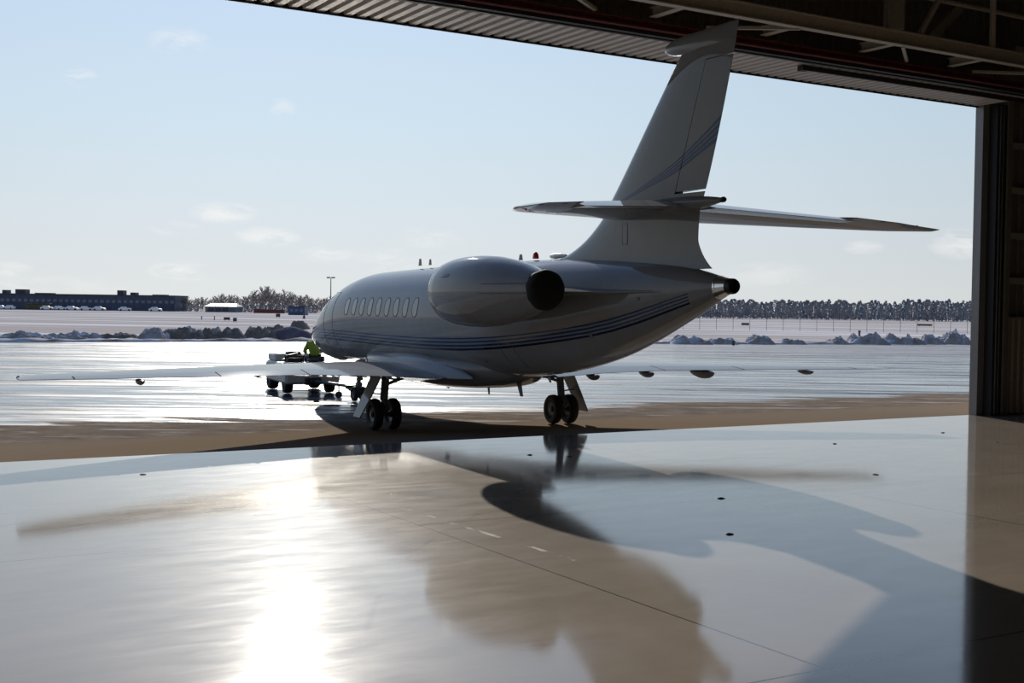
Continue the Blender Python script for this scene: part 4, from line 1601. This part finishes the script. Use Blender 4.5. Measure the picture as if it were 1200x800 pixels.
# light mast
mt = thing('light_mast', 'thin tall light mast showing above the jet nose', 'mast', (far(387, 0, 150).x, 150, 0))
bb = MB()
bb.tube([(0, 0, 0), (0, 0, 6.0)], [.10, .05], 10)
bb.build('pole', M_strut, mt, smooth=True)
bb = MB()
bb.box((-.28, 0, 6.05), (.45, .3, .16), bev=.03)
bb.box((.28, 0, 6.05), (.45, .3, .16), bev=.03)
bb.build('lamp_head', M_strut, mt)

# small markers on the field
for nm, px, row, D, size, m, lab in (('runway_sign', 265.5, 375.5, 0, (1.0, .15, .42), M_bld2, 'dark oblong runway sign on the snow field'),
                                     ('runway_sign', 275, 377.3, 0, (.55, .15, .55), M_bld2, 'dark square runway sign right of the oblong one'),
                                     ('runway_sign', 325.5, 366, 0, (.9, .2, .7), M_bld2, 'small far sign below the bare trees'),
                                     ('runway_sign', 1083, 378.3, 0, (3.2, .3, .35), M_olive, 'long low board on the snow near the right door jamb'),
                                     ('runway_sign', 873, 381.5, 0, (1.4, .3, .4), M_bld, 'short low board on the snow right of the jet tail')):
    hz = 361 + .0137 * (px - 600)
    Dq = EYE * F_PX / (row - hz)
    if Dq > 260:
        Dq = 260.
    bb = MB()
    sx, sy, szz = size
    bb.box((0, 0, .12 + szz / 2), (sx, sy, szz), bev=.03)
    bb.box((-sx * .35, 0, .08), (.06, .06, .2))
    bb.box((sx * .35, 0, .08), (.06, .06, .2))
    ob = bb.build(nm, m)
    ob.location = ((px - 600) / F_PX * Dq, Dq, 0)
    tag(ob, lab, 'sign')
for px, row_t, row_b, lab, w_ in ((356, 367, 373.2, 'dark marker cone on the snow beside the jet nose', .28), (859.5, 399, 404.5, 'short dark post in the snow right of the tail', .10), (1007, 387, 393.5, 'short black post behind the wide right-hand snow bank', .12),
                              (236, 370, 374, 'faint marker on the pale field above the left bank', .08), (251, 370, 374.5, 'right one of two faint markers above the left bank', .08)):
    hz = 361 + .0137 * (px - 600)
    Dq = EYE * F_PX / (row_b - hz)
    h_ = (row_b - row_t) * Dq / F_PX
    bb = MB()
    if w_ > .2:
        bb.disc_loft([(0, w_ * 1.3), (.05, w_ * 1.3), (.06, w_), (h_, w_ * .25)], 14, 'z')
        nm = 'marker_cone'
    else:
        bb.tube([(0, 0, -.1), (0, 0, h_)], w_, 8)
        bb.tube([(0, 0, h_ * .7), (0, 0, h_ * .95)], w_ * 1.25, 8)
        nm = 'marker_post'
    ob = bb.build(nm, M_bld2)
    ob.location = ((px - 600) / F_PX * Dq, Dq, 0)
    tag(ob, lab, 'marker')

# fence across the right side
DF = 172.
fence = thing('wire_fence', 'tall wire fence on thin posts crossing the snow before the right-hand woods', 'fence', (far(980, 0, DF).x, DF, -.05))
M_fence = mat('fence_wire', (.22, .21, .23), .5, .4)
for k in range(22):
    px = 800 + k * 19.6
    bb = MB()
    x = far(px, 0, DF).x - far(980, 0, DF).x
    hh = 2.0
    bb.tube([(x, 0, 0), (x, 0, hh)], .035, 6)
    bb.bar((x, 0, hh), (x, -.18, hh + .22), .03, .03)
    bb.build('post', M_fence, fence)
bb = MB()
xa, xb = far(800, 0, DF).x - far(980, 0, DF).x, far(1212, 0, DF).x - far(980, 0, DF).x
for z in (.1, .7, 1.35, 1.95):
    bb.bar((xa, 0, z), (xb, 0, z), .012, .012)
bb.build('wire', M_fence, fence)

# ---- trees
M_bark = mat('bare_bark', (.20, .165, .15), .85, var=.2)
M_twig = mat('hazed_twigs', (.40, .36, .35), .9, var=.25)  # twigs lightened to carry the haze of distance in their colour
M_ever = mat('hazed_evergreen', (.19, .23, .30), .9, var=.1)  # aerial haze painted in as a bluish-grey base colour
M_ever2 = mat('pale_hazed_scrub', (.26, .27, .31), .9, var=.1)  # paler version, haze again mixed into the colour


def bare_tree_mesh(seed, H_, spread):
    rnd = random.Random(seed)
    tr_, tw = MB(), MB()
    tr_.tube([(0, 0, 0), (0, 0, H_ * .45), (rnd.uniform(-.1, .1), 0, H_ * .95)], [H_ * .016, H_ * .012, .02], 6)
    for k in range(34):
        z0_ = H_ * rnd.uniform(.14, .85)
        a = rnd.uniform(0, 2 * PI)
        L = spread * rnd.uniform(.5, 1.0) * (1 - .45 * z0_ / H_)
        p1_ = Vector((math.cos(a) * L, math.sin(a) * L, min(H_, z0_ + L * rnd.uniform(.7, 1.4))))
        tr_.tube([(0, 0, z0_), p1_ * .5 + Vector((0, 0, z0_ * .5 - .05)), p1_], [.05, .035, .015], 4, False)
        for j in range(16):
            q = rnd.uniform(.15, 1)
            b_ = Vector((0, 0, z0_)).lerp(p1_, q)
            d = Vector((rnd.gauss(0, .6), rnd.gauss(0, .6), rnd.uniform(.2, 1.3))).normalized() * rnd.uniform(.5, 1.2) * spread * .32
            s_ = Vector((-d.y, d.x, 0)).normalized() * .05
            tw.add([b_ - s_, b_ + s_, b_ + d], [(0, 1, 2)])
            s2 = Vector((0, .04, .04))
            tw.add([b_ - s2, b_ + s2, b_ + d * .9 + Vector((.1, .1, 0))], [(0, 1, 2)])
    return tr_, tw


def crown_tree_mesh(seed, H_, spread, conifer):
    rnd = random.Random(seed)
    tr_, cr = MB(), MB()
    tr_.tube([(0, 0, 0), (0, 0, H_ * .8)], [.16, .04], 6)
    n = 420 if conifer else 420
    for k in range(n):
        q = rnd.random()
        z = H_ * (.06 + .94 * q)
        rad = spread * ((1 - q) ** .75 + .05 if conifer else math.sqrt(max(.02, 1 - (2 * q - .95) ** 2)))
        a = rnd.uniform(0, 2 * PI)
        r = rad * math.sqrt(rnd.uniform(.25, 1))
        c = Vector((math.cos(a) * r, math.sin(a) * r, z))
        s_ = spread * rnd.uniform(.10, .20)
        d1 = Vector((rnd.gauss(0, 1), rnd.gauss(0, 1), rnd.gauss(0, .7))).normalized() * s_
        d2 = Vector((rnd.gauss(0, 1), rnd.gauss(0, 1), rnd.gauss(0, .7))).normalized() * s_
        d3 = Vector((math.cos(a), math.sin(a), -.4 if conifer else .5)) * s_ * 1.3
        cr.add([c + d1, c + d2, c + d3, c - d1 * .6], [(0, 1, 2), (0, 3, 1), (0, 2, 3), (1, 3, 2)])
    return tr_, cr


protos = {}
for s_ in range(4):
    protos['bare', s_] = (bare_tree_mesh(s_, 6.0, 2.1), (M_bark, M_twig), ('trunk', 'branches'))
for s_ in range(3):
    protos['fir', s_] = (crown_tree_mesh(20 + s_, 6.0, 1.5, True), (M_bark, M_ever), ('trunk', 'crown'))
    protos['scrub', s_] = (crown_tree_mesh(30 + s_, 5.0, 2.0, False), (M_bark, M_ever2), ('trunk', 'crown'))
made = {}


def plant(kind, sd_, px, D, sc, name, label, group, sz=None):
    loc = (far(px, 0, D).x, D, -.1)
    t = thing(name, label, 'tree', loc, R.uniform(0, 6.28), group)
    t.scale = (sc, sc, sz if sz else sc)
    key = (kind, sd_)
    if key not in made:
        (a, b_), mts, nms = protos[key]
        made[key] = [a.build(nms[0], mts[0], t), b_.build(nms[1], mts[1], t)]
    else:
        for src in made[key]:
            c = src.copy()
            C.objects.link(c)
            c.parent = t
    return t


# left woods: bare trees rising from x 205 to the jet's nose
PROFILE = [(200, 347.5), (215, 346.5), (240, 348), (262, 344.5), (280, 346), (296, 341), (305, 338), (318, 335.5), (330, 339), (345, 343), (362, 346), (372, 349), (395, 348), (430, 350)]


def prof_row(px):
    return pchip([p[0] for p in PROFILE], [p[1] for p in PROFILE], px)


for i in range(58):
    px = 218 + i * 3.3 + R.uniform(-.8, .8)
    D = 436 + 11 * (i % 4) + R.uniform(-1, 1)
    hz = 361 + .0137 * (px - 600)
    hgt = (hz - prof_row(px)) * D / F_PX + EYE
    hgt *= R.uniform(.78, 1.05)
    plant('bare', i % 4, px, D, hgt / 6.0, 'bare_tree', 'leafless brown tree in the wood left of the jet nose', 'leafless trees of the left wood')
for i in range(30):
    px = 209 + i * 7 + R.uniform(-2, 2)
    if 232 < px < 284:
        continue
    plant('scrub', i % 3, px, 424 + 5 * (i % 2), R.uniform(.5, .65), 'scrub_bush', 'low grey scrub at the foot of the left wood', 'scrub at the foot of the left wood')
# right woods
PR = [(840, 350), (870, 350), (905, 350.5), (940, 351), (985, 351), (1000, 354), (1018, 352), (1030, 352.5), (1045, 354), (1060, 351), (1100, 351), (1130, 351.5), (1145, 352)]


def prof_r(px):
    return pchip([p[0] for p in PR], [p[1] for p in PR], px)


for i in range(105):
    px = 800 + i * 3.35 + R.uniform(-1.6, 1.6)
    D = 446 + 10 * (i % 5) + R.uniform(-1, 1)
    hz = 361 + .0137 * (px - 600)
    hgt = ((hz - prof_r(max(840, px))) * D / F_PX + EYE) * R.uniform(.82, 1.06)
    if (i % 5 == 0) or px < 1000 and i % 2 == 0:
        plant('scrub', i % 3, px, D, hgt / 5.0 * .70, 'hazed_tree', 'pale haze-tinted round tree in the wood right of the jet tail', 'haze-tinted round trees of the right wood', hgt / 5.0 * .95)
    else:
        plant('fir', i % 3, px, D, hgt / 6.0, 'fir_tree', 'dark haze-tinted fir in the wood right of the jet tail', 'dark firs of the right wood')

# leaves of dirt lying on the floor
M_leaf = mat('dry_dirt_crumb', (.05, .035, .025), .9)
for i, (px, py, lab) in enumerate(((845, 584, 'dark crumb of dirt on the floor inside the jet shadow edge'), (855, 626, 'dark crumb of dirt near the notch of the tail shadow'), (1026, 556, 'dark crumb on the sunlit floor near the right jamb'),
                                   (668, 535, 'dark crumb in the reflection below the right wheels'), (1168, 518, 'pale crumb on the tan floor below the jamb'), (621, 533, 'dark crumb left of the right wheel reflection'), (167, 556, 'dark crumb on the blue strip of wing shadow at the left'),
                                   (978, 520, 'small crumb on the floor near the apron edge'), (1105, 507, 'small crumb beside the tip of the right wing shadow'))):
    x = (px - 600) / F_PX
    ray = fwd + rt * x - up * ((py - 400) / F_PX)
    q = Vector((0, 0, EYE)) + ray * (-EYE / ray.z)
    V, Fc = [], []
    bb = MB()
    rnd = random.Random(i)
    rg_ = []
    for z, k_ in ((0.0, 1), (.008, .9), (.016, .3)):
        rg_.append([(.05 * k_ * math.cos(a) * rnd.uniform(.6, 1.3), .05 * k_ * math.sin(a) * rnd.uniform(.6, 1.3), z) for a in (2 * PI * k / 9 for k in range(9))])
    bb.loft(rg_)
    ob = bb.build('dirt_crumb', M_leaf)
    ob.location = (q.x, q.y, .0005)
    tag(ob, lab, 'debris', 'crumbs of dirt on the hangar floor')
